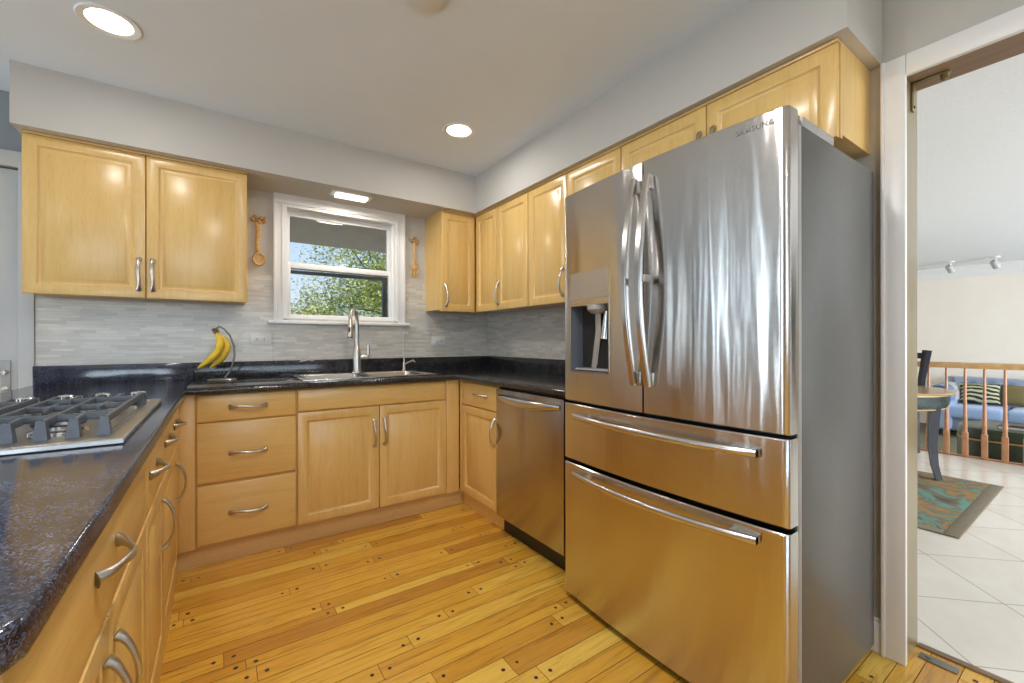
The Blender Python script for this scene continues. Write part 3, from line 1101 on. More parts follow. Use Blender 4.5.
for (a, b, c_, d) in bowls:
    m = MB()
    rings = []
    for dz, ins, r in ((0.0, -0.001, 0.03), (-0.008, 0.004, 0.04), (-0.15, 0.012, 0.05), (-0.178, 0.03, 0.05), (-0.185, 0.06, 0.04)):
        rings.append(rrect(a + ins, b - ins, c_ + ins, d - ins, r, ZR + dz))
    m.loft(rings, caps=False)
    bmesh.ops.contextual_create(m.bm, geom=[v for v in m.bm.verts if v.co.z < ZR - 0.184])
    bo = part('bowl', m, M['steel_plain'], sk)
    part('drain', MB().lathe([(0.042, 0), (0.042, 0.003), (0.03, 0.004), (0.028, 0.001)], ((a + b) / 2, (c_ + d) / 2, ZR - .185), (0, 0, 1), 20), M['chrome'], bo)

# faucet
fc = thing('kitchen_faucet', 'tall brushed nickel pull-down faucet with curved neck on the sink rim', 'faucet', (0.819, 3.15, ZR))
part('base', MB().lathe([(0.034, 0), (0.034, 0.006), (0.029, 0.012), (0.0275, 0.02), (0.0275, 0.125), (0.024, 0.16), (0.016, 0.185), (0.0135, 0.20)],
                        (0.819, 3.15, ZR), (0, 0, 1), 24), M['nickel'], fc)
pts = [(0.819, 3.15, ZR + .19), (0.819, 3.15, 1.20), (0.819, 3.15, 1.28)]
dx, dy = -0.48, -0.877
for i in range(1, 13):
    a = PI * i / 12 * 0.97
    rr_ = 0.085
    pts.append((0.819 + dx * rr_ * (1 - math.cos(a)), 3.15 + dy * rr_ * (1 - math.cos(a)), 1.28 + rr_ * math.sin(a)))
end = Vector(pts[-1])
part('neck', MB().tube(pts, 0.0135, 14), M['nickel'], fc)
dn = Vector((dx * 0.10, dy * 0.10, -1)).normalized()
m = MB().tube([end, end + dn * .02, end + dn * .045, end + dn * .10, end + dn * .118], [0.0135, 0.0155, 0.0165, 0.021, 0.0215], 16)
sp = part('spray_head', m, M['nickel'], fc)
m = MB().tube([end + dn * .118, end + dn * .123], [0.0185, 0.0175], 16)
part('nozzle', m, M['black'], sp)
m = MB().box(-.006, .006, -.003, .003, -.018, .018, .002)
q = Vector((dx, dy, 0)).to_track_quat('-Y', 'Z').to_matrix().to_4x4()
m.xf(Matrix.Translation(end + dn * .068 + Vector((dx, dy, 0)) * .0185) @ q)
part('spray_button', m, M['black'], sp)
m = MB().lathe([(0.017, 0), (0.017, 0.045), (0.014, 0.055), (0.012, 0.058)], (0.842, 3.145, 1.03), (1, -0.25, 0), 16)
m.tube([(0.888, 3.134, 1.025), (0.894, 3.132, 1.05), (0.896, 3.130, 1.115)], [(0.008, 0.008), (0.0085, 0.0075), (0.0105, 0.006)], 12)
part('lever', m, M['nickel'], fc)

ft = thing('filter_tap', 'slim drinking water tap with thin neck at the right end of the sink', 'tap', (1.168, 3.15, ZR))
part('base', MB().lathe([(0.016, 0), (0.016, 0.005), (0.011, 0.01), (0.011, 0.055), (0.007, 0.065)], (1.168, 3.15, ZR), (0, 0, 1), 16), M['nickel'], ft)
pts = [(1.168, 3.15, ZR + .06), (1.168, 3.15, 1.165)]
for i in range(1, 11):
    a = PI * i / 10 * 0.85
    pts.append((1.168 + 0.34 * .042 * (1 - math.cos(a)), 3.15 - 0.94 * .042 * (1 - math.cos(a)), 1.165 + .030 * math.sin(a)))
part('neck', MB().tube(pts, [0.0055] * 11 + [0.0075], 10), M['nickel'], ft)
part('lever', MB().tube([(1.172, 3.145, .968), (1.195, 3.12, .985), (1.222, 3.10, .998), (1.232, 3.09, .985)], [.006, .0055, .006, .005], 8), M['nickel'], ft)

# ------------------------------------------------------------------ cooktop
ck = thing('gas_cooktop', 'stainless gas cooktop with dark iron grates on the peninsula', 'cooktop', (-0.44, 1.65, CT1))
CX0, CX1, CY0, CY1 = -0.705, -0.172, 1.255, 2.045
def rect(i, z):
    return [Vector((CX0 + i, CY0 + i, z)), Vector((CX1 - i, CY0 + i, z)), Vector((CX1 - i, CY1 - i, z)), Vector((CX0 + i, CY1 - i, z))]
part('tray', MB().loft([rect(0.004, CT1), rect(0, CT1 + .003), rect(0, CT1 + .011), rect(0.003, CT1 + .0145), rect(0.006, CT1 + .015), rect(0.030, CT1 + .015),
                        rect(0.0315, CT1 + .0115), rect(0.034, CT1 + .0115), rect(0.0355, CT1 + .0135), rect(0.055, CT1 + .0135), rect(0.062, CT1 + .006)]), plain('tray_stainless', (0.46, 0.45, 0.44, 1), 0.34, 1.0, 0.02), ck)
ZB = CT1 + .006
bpos = [(-0.315, 1.46, .042), (-0.315, 1.79, .034), (-0.56, 1.46, .034), (-0.56, 1.79, .046)]
for bx_, by_, br_ in bpos:
    b_ = part('burner', MB().lathe([(br_ + .014, 0), (br_ + .012, 0.008), (br_, 0.012), (br_, 0.020), (br_ - .006, 0.022)], (bx_, by_, ZB), (0, 0, 1), 24), M['steel_plain'], ck)
    part('burner_cap', MB().lathe([(br_ + .004, 0.020), (br_ + .006, 0.025), (br_ + .002, 0.031), (br_ * .5, 0.033), (0.001, 0.033)], (bx_, by_, ZB), (0, 0, 1), 24), M['iron'], b_)
def grate(xs_long, xs_stub, label=None):
    m = MB()
    za, zb = CT1 + .038, CT1 + .054
    yA, yB = 1.325, 1.905
    def bar_y(x, ya, yb, wd=.0055):
        m.prism([(x - wd, za), (x + wd, za), (x + wd * .75, zb), (x - wd * .75, zb)], 'Y', ya, yb, bev=.0015)
    def bar_x(y, xa, xb, wd=.0055):
        m.prism([(y - wd, za), (y + wd, za), (y + wd * .75, zb), (y - wd * .75, zb)], 'X', xa, xb, bev=.0015)
    def foot(x, y, dy_):
        m.loft([[Vector((x - .012, y - .004 * dy_, CT1 + .012)), Vector((x + .012, y - .004 * dy_, CT1 + .012)), Vector((x + .012, y + .022 * dy_, CT1 + .012)), Vector((x - .012, y + .022 * dy_, CT1 + .012))],
                [Vector((x - .007, y + .002 * dy_, zb)), Vector((x + .007, y + .002 * dy_, zb)), Vector((x + .007, y + .020 * dy_, zb)), Vector((x - .007, y + .020 * dy_, zb))]])
    for x in xs_long:
        bar_y(x, yA + .004, yB - .004)
        foot(x, yA, 1)
        foot(x, yB, -1)
    for x in xs_stub:
        bar_y(x, yA + .004, yA + .085)
        bar_y(x, yB - .085, yB - .004)
        bar_y(x, 1.565, 1.685)
        foot(x, yA, 1)
        foot(x, yB, -1)
    for y in (yA + .10, 1.625, yB - .10):
        bar_x(y, min(xs_long), max(xs_long))
    for y in (1.46, 1.79):
        bar_x(y, min(xs_long), min(xs_long) + .055)
        bar_x(y, max(xs_long) - .055, max(xs_long))
    return part('grate', m, M['iron'], ck)
grate([-0.215, -0.315, -0.415], [-0.265, -0.365])
grate([-0.460, -0.560, -0.660], [-0.510, -0.610])
kp = None
for kx in (-0.232, -0.322, -0.412, -0.502, -0.592):
    m = MB()
    prof = []
    n = 28
    rings = []
    for h, r in ((0, .0245), (.004, .0245), (.006, .022), (.034, .0205), (.038, .018)):
        rings.append([Vector((kx + (r - (.0014 if (i % 2 and .005 < h) else 0)) * math.cos(2 * PI * i / n), 1.978 + (r - (.0014 if (i % 2 and .005 < h) else 0)) * math.sin(2 * PI * i / n), ZB + .006 + h)) for i in range(n)])
    m.loft(rings)
    m.box(kx - .0015, kx + .0015, 1.962, 1.994, ZB + .043, ZB + .0465)
    part('knob', m, M['chrome'], ck, 'ribbed chrome knob', smooth=25)

# ------------------------------------------------------------------ upper cabinets
ZU0, ZU1 = 1.373, 2.128
def upper(label, face, plane, u0, u1, z0, doors, depth=0.305, group='maple wall cabinets', crown=True):
    f = fmap(face, plane)
    mid = f((u0 + u1) / 2, z0, -depth / 2)
    t = thing('wall_cabinet', label, 'cabinet', mid, group)
    b = MB()
    a, c_ = f(u0, 0, -.022), f(u1, 0, -depth)
    X0, X1, Y0, Y1 = min(a.x, c_.x), max(a.x, c_.x), min(a.y, c_.y), max(a.y, c_.y)
    b.box(X0, X1, Y0, Y1, z0 + .012, ZS - .001)
    a, c_ = f(u0, 0, -.022), f(u1, 0, -.040)
    b.box(min(a.x, c_.x), max(a.x, c_.x), min(a.y, c_.y), max(a.y, c_.y), z0, z0 + .0118)
    part('carcass', b, M['maple_v'], t)
    a, c_ = f(u0 - .002, 0, .004), f(u1 + .002, 0, -.020)
    part('top_molding', MB().box(min(a.x, c_.x), max(a.x, c_.x), min(a.y, c_.y), max(a.y, c_.y), ZU1 + .002, ZS - .0005, .003), M['toe'], t)
    for d0, d1, h in doors:
        d_ = part('door', front_panel(face, plane, d0, d1, z0, ZU1), M['maple_v'], t)
        if h is not None:
            part('handle', pull(face, plane, h, z0 + .122, True), M['nickel'], d_)
    return t


upper('double door maple wall cabinet hung left of the window', 'ny', YU, -0.763, 0.1407, ZU0, [(-0.762, -0.3195, -0.344), (-0.3125, 0.1400, -0.288)], YW - YU)
upper('single door maple wall cabinet hung right of the window', 'ny', YU, 1.3968, XU - .001, ZU0, [(1.399, XU - .004, 1.430)], YW - YU)
upper('narrow handleless maple wall cabinet in the corner above the right counter', 'nx', XU, 2.650, YU - .003, ZU0, [(2.653, YU - .006, None)], XW - XU)
upper('single door maple wall cabinet second from the corner above the right counter', 'nx', XU, 2.264, 2.647, ZU0, [(2.267, 2.645, 2.619)], XW - XU)
upper('maple wall cabinet between corner and fridge, its second door partly behind the fridge', 'nx', XU, 1.474, 2.261, ZU0, [(1.884, 2.258, 1.912), (1.477, 1.877, 1.850)], XW - XU)
upper('short wide maple wall cabinet above the fridge', 'nx', XU, 0.548, 1.471, 1.818, [(1.0135, 1.468, 1.040), (0.552, 1.0065, 0.978)], XW - XU)

# ------------------------------------------------------------------ refrigerator
FX, FXB = 1.276, 1.334
FY0, FY1 = 0.527, 1.4415
FYC, FHW = (FY0 + FY1) / 2, (FY1 - FY0) / 2
def xfront(y):
    k = (y - FYC) / FHW
    x = FX - 0.024 * (1 - k * k)
    e_ = min(y - FY0, FY1 - y)
    r = 0.014
    if e_ < r:
        x += r - math.sqrt(max(0.0, r * r - (r - e_) ** 2))
    return x
def ysamples(y0, y1, extra=()):
    ys = set()
    n = max(6, int((y1 - y0) / 0.02))
    for i in range(n + 1):
        ys.add(round(y0 + (y1 - y0) * i / n, 5))
    for c_, sgn in ((FY0, 1), (FY1, -1)):
        for q in (0, .0004, .0015, .0035, .007, .0105, .014):
            y = c_ + sgn * q
            if y0 <= y <= y1:
                ys.add(round(y, 5))
    for y in extra:
        ys.add(round(y, 5))
    return sorted(ys)
def front_skin(y0, y1, z0, z1, hole=None):
    """curved door skin with a flat back; hole = (ya, yb, za, zb) left open through to the back"""
    t = bmesh.new()
    ys = ysamples(y0, y1, hole[:2] if hole else ())
    zs = [z0, z0 + .004] + ([hole[2], hole[3]] if hole else []) + [z1 - .004, z1]
    cache = {}
    def vert(i, j):
        if (i, j) not in cache:
            x = xfront(ys[i])
            if j in (0, len(zs) - 1):
                x += 0.004
            cache[(i, j)] = t.verts.new((min(x, FXB), ys[i], zs[j]))
        return cache[(i, j)]
    for j in range(len(zs) - 1):
        for i in range(len(ys) - 1):
            if hole and hole[0] - 1e-6 <= ys[i] and ys[i + 1] <= hole[1] + 1e-6 and abs(zs[j] - hole[2]) < 1e-6:
                continue
            t.faces.new((vert(i, j), vert(i + 1, j), vert(i + 1, j + 1), vert(i, j + 1)))
    n, k = len(ys) - 1, len(zs) - 1
    bl = {}
    def bk_(y, z):
        key = (round(y, 5), round(z, 5))
        if key not in bl:
            bl[key] = t.verts.new((FXB, y, z))
        return bl[key]
    for i in range(n):
        t.faces.new((vert(i, 0), bk_(ys[i], z0), bk_(ys[i + 1], z0), vert(i + 1, 0)))
        t.faces.new((vert(i, k), vert(i + 1, k), bk_(ys[i + 1], z1), bk_(ys[i], z1)))
    for j in range(k):
        t.faces.new((vert(0, j), vert(0, j + 1), bk_(ys[0], zs[j + 1]), bk_(ys[0], zs[j])))
        t.faces.new((vert(n, j), bk_(ys[n], zs[j]), bk_(ys[n], zs[j + 1]), vert(n, j + 1)))
    if not hole:
        for j in range(k):
            for i in range(n):
                t.faces.new((bk_(ys[i], zs[j]), bk_(ys[i], zs[j + 1]), bk_(ys[i + 1], zs[j + 1]), bk_(ys[i + 1], zs[j])))
    bmesh.ops.remove_doubles(t, verts=t.verts, dist=1e-6)
    bmesh.ops.recalc_face_normals(t, faces=t.faces)
    return MB()._merge(t)


fr = thing('refrigerator', 'large stainless french door refrigerator with two freezer drawers', 'refrigerator', (1.66, FYC, 0))
m = MB().box(1.362, 1.960, FY0 + .001, FY1 - .001, 0.035, 1.7525, 0.004)
part('body', m, M['fridge_side'], fr, 'dark grey body')
part('front_frame', MB().box(1.341, 1.3615, FY0 + .001, FY0 + .03, 0.06, 1.750, .002), M['hinge_grey'], fr)
part('front_frame', MB().box(1.341, 1.3615, FY1 - .03, FY1 - .001, 0.06, 1.750, .002), M['hinge_grey'], fr)
part('inner_gap', MB().box(FXB - .003, 1.366, FY0 + .031, FY1 - .031, 0.05, 1.750).box(FXB - .003, 1.342, FY0 + .006, FY1 - .006, 0.06, 1.745), M['dark_gap'], fr)
part('plinth', MB().box(1.315, 1.40, FY0 + .015, FY1 - .015, 0.006, 0.045, 0.004).box(1.40, 1.95, FY0 + .02, FY1 - .02, 0.012, 0.036), M['black'], fr)
for fx_, fy_ in ((1.40, FY0 + .05), (1.40, FY1 - .05), (1.90, FY0 + .05), (1.90, FY1 - .05)):
    part('foot', MB().lathe([(0.022, 0), (0.022, 0.008), (0.012, 0.012), (0.012, 0.02)], (fx_, fy_, 0), (0, 0, 1), 14), M['black'], fr)
for ya, yb in ((FY0 + .002, FY0 + .10), (FY1 - .10, FY1 - .002)):
    part('hinge_cover', MB().box(1.372, 1.60, ya, yb, 1.752, 1.782, 0.005), M['hinge_grey'], fr)
    part('hinge', MB().box(1.325, 1.385, ya + .012, yb - .05, 1.766, 1.790, 0.004), M['grey_plastic'], fr)
ZD = 0.880
NI = (1.1575, 1.3865, 1.0125, 1.290)
SPLIT = 0.990
dl = part('door', front_skin(SPLIT + .0035, FY1, ZD, 1.784, NI), M['steel'], fr)
d2 = part('door', front_skin(FY0, SPLIT - .0035, ZD, 1.784), M['steel'], fr)
w1 = part('drawer', front_skin(FY0, FY1, 0.624, 0.868), M['steel'], fr)
w2 = part('drawer', front_skin(FY0, FY1, 0.030, 0.608), M['steel'], fr)

# ice and water dispenser in the left door
ya, yb, za, zb = NI
def xf_in(y, d):
    return xfront(y) + d
m = MB()
t = bmesh.new()
A = [Vector((xfront(ya), ya, za)), Vector((xfront(yb), yb, za)), Vector((xfront(yb), yb, zb)), Vector((xfront(ya), ya, zb))]
Bk = [Vector((1.353, ya + .012, za + .006)), Vector((1.353, yb - .012, za + .006)), Vector((1.353, yb - .012, zb)), Vector((1.353, ya + .012, zb))]
va = [t.verts.new(p) for p in A]
vb = [t.verts.new(p) for p in Bk]
for i in range(4):
    j = (i + 1) % 4
    t.faces.new((va[i], va[j], vb[j], vb[i]))
t.faces.new(vb)
bmesh.ops.recalc_face_normals(t, faces=t.faces)
m._merge(t)
part('dispenser_niche', m, M['niche'], dl, 'dark grey dispenser recess', smooth=0)
m = MB()
def strip(y0, y1, z0, z1, d=0.002, th=0.004, b=0.001):
    n = 6
    rings = []
    for i in range(n + 1):
        y = y0 + (y1 - y0) * i / n
        x = xfront(y) - d
        rings.append([Vector((x, y, z0)), Vector((x, y, z1)), Vector((x + th, y, z1)), Vector((x + th, y, z0))])
    return MB().loft(rings)
fm = MB()
for a_ in (strip(ya - .004, ya, za - .006, 1.435), strip(yb, yb + .004, za - .006, 1.435), strip(ya - .004, yb + .004, za - .006, za), strip(ya - .004, yb + .004, 1.431, 1.435)):
    fm._merge(a_.bm)
part('dispenser_frame', fm, M['steel_bar'], dl)
part('control_panel', strip(ya, yb, 1.315, 1.431, .0012, .006), plain('display_panel', (0.42, 0.40, 0.385, 1), 0.18, 0.6, 0.02), dl)
part('panel_ledge', strip(ya, yb, 1.289, 1.312, .003, .012), M['steel_bar'], dl)
m = MB()
m.lathe([(0.052, 0), (0.050, -.02), (0.034, -.034), (0.03, -.035)], (1.300, 1.248, 1.290), (0, 0, 1), 20)
part('ice_chute', m, M['grey_plastic'], dl)
m = MB()
m.tube([(1.306, 1.262, 1.258), (1.310, 1.264, 1.178), (1.320, 1.282, 1.13), (1.334, 1.312, 1.024)], [(.016, .005)] * 4, 10, up=(0, 1, 0))
part('ice_paddle', m, M['grey_plastic'], dl)
m = MB().tube([(1.298, 1.203, 1.262), (1.300, 1.208, 1.195), (1.300, 1.213, 1.150)], [.012, .018, .021], 14)
part('water_spout', m, M['chrome'], dl)
part('drip_tray', MB().box(1.278, 1.348, ya + .016, yb - .016, za + .004, za + .012, .002), M['grey_plastic'], dl)

# door handles: tall bowed straps standing off the doors
def door_handle(y, lean):
    n = 24
    pts, rad = [], []
    z0, z1 = 0.980, 1.722
    for i in range(n + 1):
        t_ = i / n
        z = z0 + (z1 - z0) * t_
        b = math.sin(PI * t_)
        x = xfront(y) - 0.018 - 0.048 * b
        pts.append((x, y + lean * b, z))
        rad.append((0.0122, 0.0075 + .002 * b))
    m = MB()
    rings = []
    for (x, yy, z), (a, b) in zip(pts, rad):
        rings.append([Vector((x - b, yy - a * .75, z)), Vector((x - b * .4, yy - a, z)), Vector((x + b, yy - a, z)), Vector((x + b, yy + a, z)), Vector((x - b * .4, yy + a, z)), Vector((x - b, yy + a * .75, z))])
    m.loft(rings)
    for z in (z0, z1 - .05):
        m.box(xfront(y) - .022, xfront(y) + .002, y - .0095, y + .0095, z + .002, z + .048, .003)
    return m


part('handle', door_handle(1.019, 0.0), M['steel_bar'], dl)
hr = part('handle', door_handle(0.959, 0.0), M['steel_bar'], d2)
part('latch_button', MB().box(xfront(.959) - .056, xfront(.959) - .02, 0.938, 0.966, 1.342, 1.368, .004), M['grey_plastic'], hr)

def drawer_handle(zc):
    n = 26
    y0, y1 = 0.600, 1.356
    rings = []
    for i in range(n + 1):
        t_ = i / n
        y = y0 + (y1 - y0) * t_
        b = math.sin(PI * t_)
        xb_ = xfront(y) - .016 - .034 * b ** .8
        hgt, dep = .0125, .010
        rings.append([Vector((xb_ + dep * math.cos(q), y, zc + hgt * math.sin(q))) for q in [2 * PI * k / 12 for k in range(12)]])
    m = MB().loft(rings)
    for y in (y0, y1 - .075):
        rg = []
        for i in range(7):
            yy = y + .075 * i / 6
            x = xfront(yy)
            rg.append([Vector((x + .002, yy, zc - .0115)), Vector((x - .02, yy, zc - .0115)), Vector((x - .02, yy, zc + .0115)), Vector((x + .002, yy, zc + .0115))])
        m.loft(rg)
    return m


part('handle', drawer_handle(0.820), M['steel_bar'], w1)
part('handle', drawer_handle(0.573), M['steel_bar'], w2)

# maker's lettering on the right door
cu = bpy.data.curves.new('brand_lettering', 'FONT')
cu.body = 'SAMSUNG'
cu.align_x = 'LEFT'
cu.size = 0.0205
cu.extrude = 0.0012
cu.space_character = 1.16
cu.offset = 0.0002
cu.materials.append(M['letters'])
tmp_t = bpy.data.objects.new('lettering_source', cu)
COL.objects.link(tmp_t)
bpy.context.view_layer.update()
tme = bpy.data.meshes.new_from_object(tmp_t.evaluated_get(bpy.context.evaluated_depsgraph_get()))
bpy.data.objects.remove(tmp_t)
yt, zt_ = 0.664, 1.744
for v_ in tme.vertices:                      # lay the letters onto the curved door
    y_, z_ = yt - v_.co.x, zt_ + v_.co.y
    v_.co = Vector((xfront(y_) - (.0014 if v_.co.z > 0 else -.001), y_, z_)) - fr.location
tx = bpy.data.objects.new('brand_lettering', tme)
COL.objects.link(tx)
tx.parent = d2
tx['label'] = 'grey maker lettering on the right door'

# ------------------------------------------------------------------ dishwasher
dw = thing('dishwasher', 'stainless dishwasher under the right counter beside the fridge', 'dishwasher', (XB + .3, 1.84, 0))
DY_0, DY_1 = 1.540, 2.142
part('body', MB().box(XB + .012, XB + .59, DY_0 + .004, DY_1 - .004, 0.10, 0.868), M['dark_gap'], dw)
part('door', MB().box(XB - .012, XB + .014, DY_0, DY_1, 0.109, 0.860, .004), M['steel_dw'], dw)
part('toe_panel', MB().box(XB + .045, XB + .06, DY_0, DY_1, 0.0, 0.108), M['black'], dw)
m = MB()
n = 26
rings = []
for i in range(n + 1):
    t_ = i / n
    y = 1.562 + (2.112 - 1.562) * t_
    b = math.sin(PI * t_)
    x = XB - .014 - .042 * b ** .6
    h = 0.010 + 0.012 * b ** 0.8
    zc = 0.820 - .012 * b
    rings.append([Vector((x + .009 * math.cos(q), y, zc + h * math.sin(q))) for q in [2 * PI * k / 12 for k in range(12)]])
m.loft(rings)
part('handle', m, M['steel_bar'], dw)

# ------------------------------------------------------------------ lights on the ceiling
def recessed(x, y, label, power, visible=True):
    t = thing('recessed_light', label, 'ceiling light', (x, y, ZC))
    m = MB()
    m.lathe([(0.074, 0.0), (0.100, 0.0), (0.102, -.003), (0.098, -.006), (0.078, -.0045), (0.070, 0.0)], (x, y, ZC - .0002), (0, 0, 1), 40, caps=False)
    part('trim_ring', m, M['white'], t)
    m = MB().lathe([(0.076, -.001), (0.070, -.0035), (0.05, -.0055), (0.001, -.006)], (x, y, ZC), (0, 0, 1), 36)
    part('lit_diffuser', m, M['lamp'], t)
    l_ = light('recessed_lamp', 'AREA', (x, y, ZC - .02), (0, 0, 0), power, (1.0, 0.97, 0.93), shape='DISK', size=0.13)
    return t


recessed(-0.36, 2.335, 'round recessed ceiling light above the left wall cabinet', 2.5)
recessed(1.213, 2.33, 'round recessed ceiling light in the corner near the sink', 3.6)
recessed(0.35, 0.75, 'unseen recessed ceiling light added to fill the middle of the kitchen', 15)  # this and next two: unseen, added to brighten floor and base cabinets
recessed(0.55, -0.75, 'unseen recessed ceiling light added to fill the near end of the kitchen', 11)
recessed(-1.9, 0.6, 'unseen recessed ceiling light added to fill the breakfast corner', 7)
sd = thing('smoke_detector', 'round white ceiling detector cut off by the top of the view', 'detector', (0.648, 1.50, ZC))
part('housing', MB().lathe([(0.068, 0), (0.070, -.006), (0.064, -.014), (0.045, -.018), (0.001, -.019)], (0.640, 1.485, ZC), (0, 0, 1), 36), M['white_plastic'], sd)
part('rim', MB().lathe([(0.070, 0), (0.074, -.004), (0.070, -.008), (.066, -.005)], (0.640, 1.485, ZC), (0, 0, 1), 36, caps=False), M['white_plastic'], sd)

sl_ = thing('undersoffit_light', 'rectangular recessed light under the bulkhead above the window', 'ceiling light', (0.755, 3.04, ZS))
part('frame', MB().box(0.62, 0.89, 2.985, 3.095, ZS - .004, ZS, .002), M['white'], sl_)
part('lens', MB().box(0.652, 0.858, 3.002, 3.078, ZS - .020, ZS - .0035, .002), M['lens'], sl_)
light('undersoffit_lamp', 'AREA', (0.755, 3.04, ZS - .026), (0, 0, 0), 3.5, (1.0, 0.92, 0.80), shape='RECTANGLE', size=.2, size_y=.07)

# ------------------------------------------------------------------ wall plates
def outlet(x0, x1, z0, z1, label, face='ny'):
    y = YW - T
    t = thing('wall_outlet', label, 'outlet', ((x0 + x1) / 2, y, (z0 + z1) / 2), 'white wall plates')
    part('plate', MB().box(x0, x1, y - .006, y, z0, z1, .0025), M['white_plastic'], t)
    xc, zc = (x0 + x1) / 2, (z0 + z1) / 2
    part('socket', MB().box(xc - .034, xc + .034, y - .0085, y - .004, zc - .0165, zc + .0165, .002), M['white_plastic'], t)
    for sx in (-.02, .02):
        part('slot', MB().box(xc + sx - .002, xc + sx + .002, y - .0092, y - .008, zc - .006, zc + .006), M['dark_gap'], t)
outlet(0.170, 0.290, 1.121, 1.193, 'white outlet plate below the left corner of the window')
outlet(0.005, 0.101, 1.115, 1.187, 'white outlet plate partly hidden behind the bananas')
outlet(1.446, 1.576, 1.110, 1.182, 'white outlet plate on the mosaic right of the window')

# ------------------------------------------------------------------ carved spoon and fork on the wall
def carved(kind, x, label, z0, z1):
    y = YW - .0
    t = thing('carved_' + kind, label, kind, (x, y, z0))
    m = MB()
    hb = MB()
    rnd = random.Random(5 if kind == 'spoon' else 9)
    for i in range(13):
        a = rnd.uniform(-1, 1)
        hb.ball((x + a * .038, y - .014, z1 - .022 + rnd.uniform(-.020, .020)), rnd.uniform(.010, .014), 2, (1, .9, 1))
    hb.box(x - .042, x + .042, y - .010, y, z1 - .036, z1 - .010, .003)
    part('carved_finial', hb, M['carved_dark'], t)
    zt = z1 - .04
    if kind == 'spoon':
        m.tube([(x - .002, y - .010, zt), (x, y - .010, zt - .06), (x - .008, y - .010, zt - .13), (x - .003, y - .010, z0 + .085)], [(.022, .008), (.015, .008), (.012, .007), (.013, .007)], 12, up=(1, 0, 0))
        part('stem', m, M['carved'], t)
        m = MB().ball((x, y - .012, z0 + .045), .045, 3, (.86, .26, 1))
        for v in m.bm.verts:
            r = math.hypot((v.co.x - x) / .040, (v.co.z - z0 - .045) / .045)
            if v.co.y < y - .012 and r < .80:
                v.co.y = y - .012 - .002 + .006 * (1 - r)
        part('spoon_bowl', m, M['carved'], t)
    else:
        m.tube([(x, y - .010, zt + .01), (x, y - .010, zt - .06), (x, y - .010, z0 + .10)], [(.017, .008), (.011, .008), (.013, .007)], 12, up=(1, 0, 0))
        part('stem', m, M['carved'], t)
        m = MB().box(x - .032, x + .032, y - .018, y - .004, z0 + .062, z0 + .108, .008)
        for dx_ in (-.024, 0, .024):
            m.tube([(x + dx_, y - .011, z0 + .075), (x + dx_ * 1.05, y - .012, z0 + .03), (x + dx_ * .8, y - .010, z0)], [(.0085, .006), (.008, .006), (.004, .004)], 10, up=(1, 0, 0))
        part('fork_head', m, M['carved'], t)
carved('spoon', 0.221, 'carved wooden spoon hung on the wall left of the window', 1.642, 1.968)
carved('fork', 1.302, 'carved wooden fork hung on the wall right of the window', 1.655, 1.978)

# ------------------------------------------------------------------ bananas on their hanger
bh = thing('banana_hanger', 'curved metal banana hanger with round base on the black granite', 'banana hanger', (0.018, 3.055, CT1))
m = MB().lathe([(0.070, 0), (0.074, .003), (0.070, .007), (0.05, .006), (0.02, .0065), (0.001, .0065)], (0.018, 3.045, CT1), (0, 0, 1), 32)
part('base', m, plain('hanger_steel', (0.55, 0.52, 0.47, 1), 0.28, 0.9), bh)
arm = [(0.026, 3.06, .918), (0.045, 3.06, .945), (0.062, 3.06, .979), (0.074, 3.06, 1.02), (0.080, 3.06, 1.060), (0.077, 3.06, 1.116), (0.057, 3.06, 1.176), (0.027, 3.06, 1.218),
       (0.004, 3.06, 1.231), (-0.006, 3.06, 1.222), (-0.004, 3.06, 1.206), (0.006, 3.06, 1.200)]
part('arm', MB().tube(arm, 0.0052, 10), plain('hanger_rod', (0.20, 0.19, 0.18, 1), 0.3, 0.9), bh)
bn = thing('banana_bunch', 'two yellow bananas hanging from the metal hanger', 'bananas', (0.0, 3.05, 1.19))
def banana(pts):
    # resample with a smooth polyline
    P = [Vector(p) for p in pts]
    out = []
    n = 20
    for i in range(n + 1):
        t_ = i / n * (len(P) - 1)
        k = min(int(t_), len(P) - 2)
        f_ = t_ - k
        p0, p1, p2, p3 = P[max(k - 1, 0)], P[k], P[k + 1], P[min(k + 2, len(P) - 1)]
        out.append(0.5 * ((2 * p1) + (p2 - p0) * f_ + (2 * p0 - 5 * p1 + 4 * p2 - p3) * f_ ** 2 + (3 * p1 - p0 - 3 * p2 + p3) * f_ ** 3))
    rad = []
    for i in range(n + 1):
        t_ = i / n
        r = .0205 * (min(1, (t_ + .06) / .32) ** .8) * (min(1, (1.02 - t_) / .30) ** .6)
        rad.append(max(r, .004))
    return MB().tube(out, rad, 7)
part('banana', banana([(-0.010, 3.045, 1.190), (0.006, 3.035, 1.140), (-0.006, 3.025, 1.085), (-0.043, 3.020, 1.035), (-0.097, 3.020, 0.988)]), M['banana'], bn, smooth=60)
part('banana', banana([(-0.004, 3.055, 1.188), (0.030, 3.060, 1.146), (0.040, 3.058, 1.100), (0.012, 3.055, 1.040), (-0.040, 3.052, 0.988)]), M['banana'], bn, smooth=60)
part('banana_stalk', MB().tube([(-0.026, 3.05, 1.218), (-0.018, 3.05, 1.205), (-0.004, 3.05, 1.176)], [.010, .011, .009], 8), M['banana_stem'], bn, 'dark brown stalk')

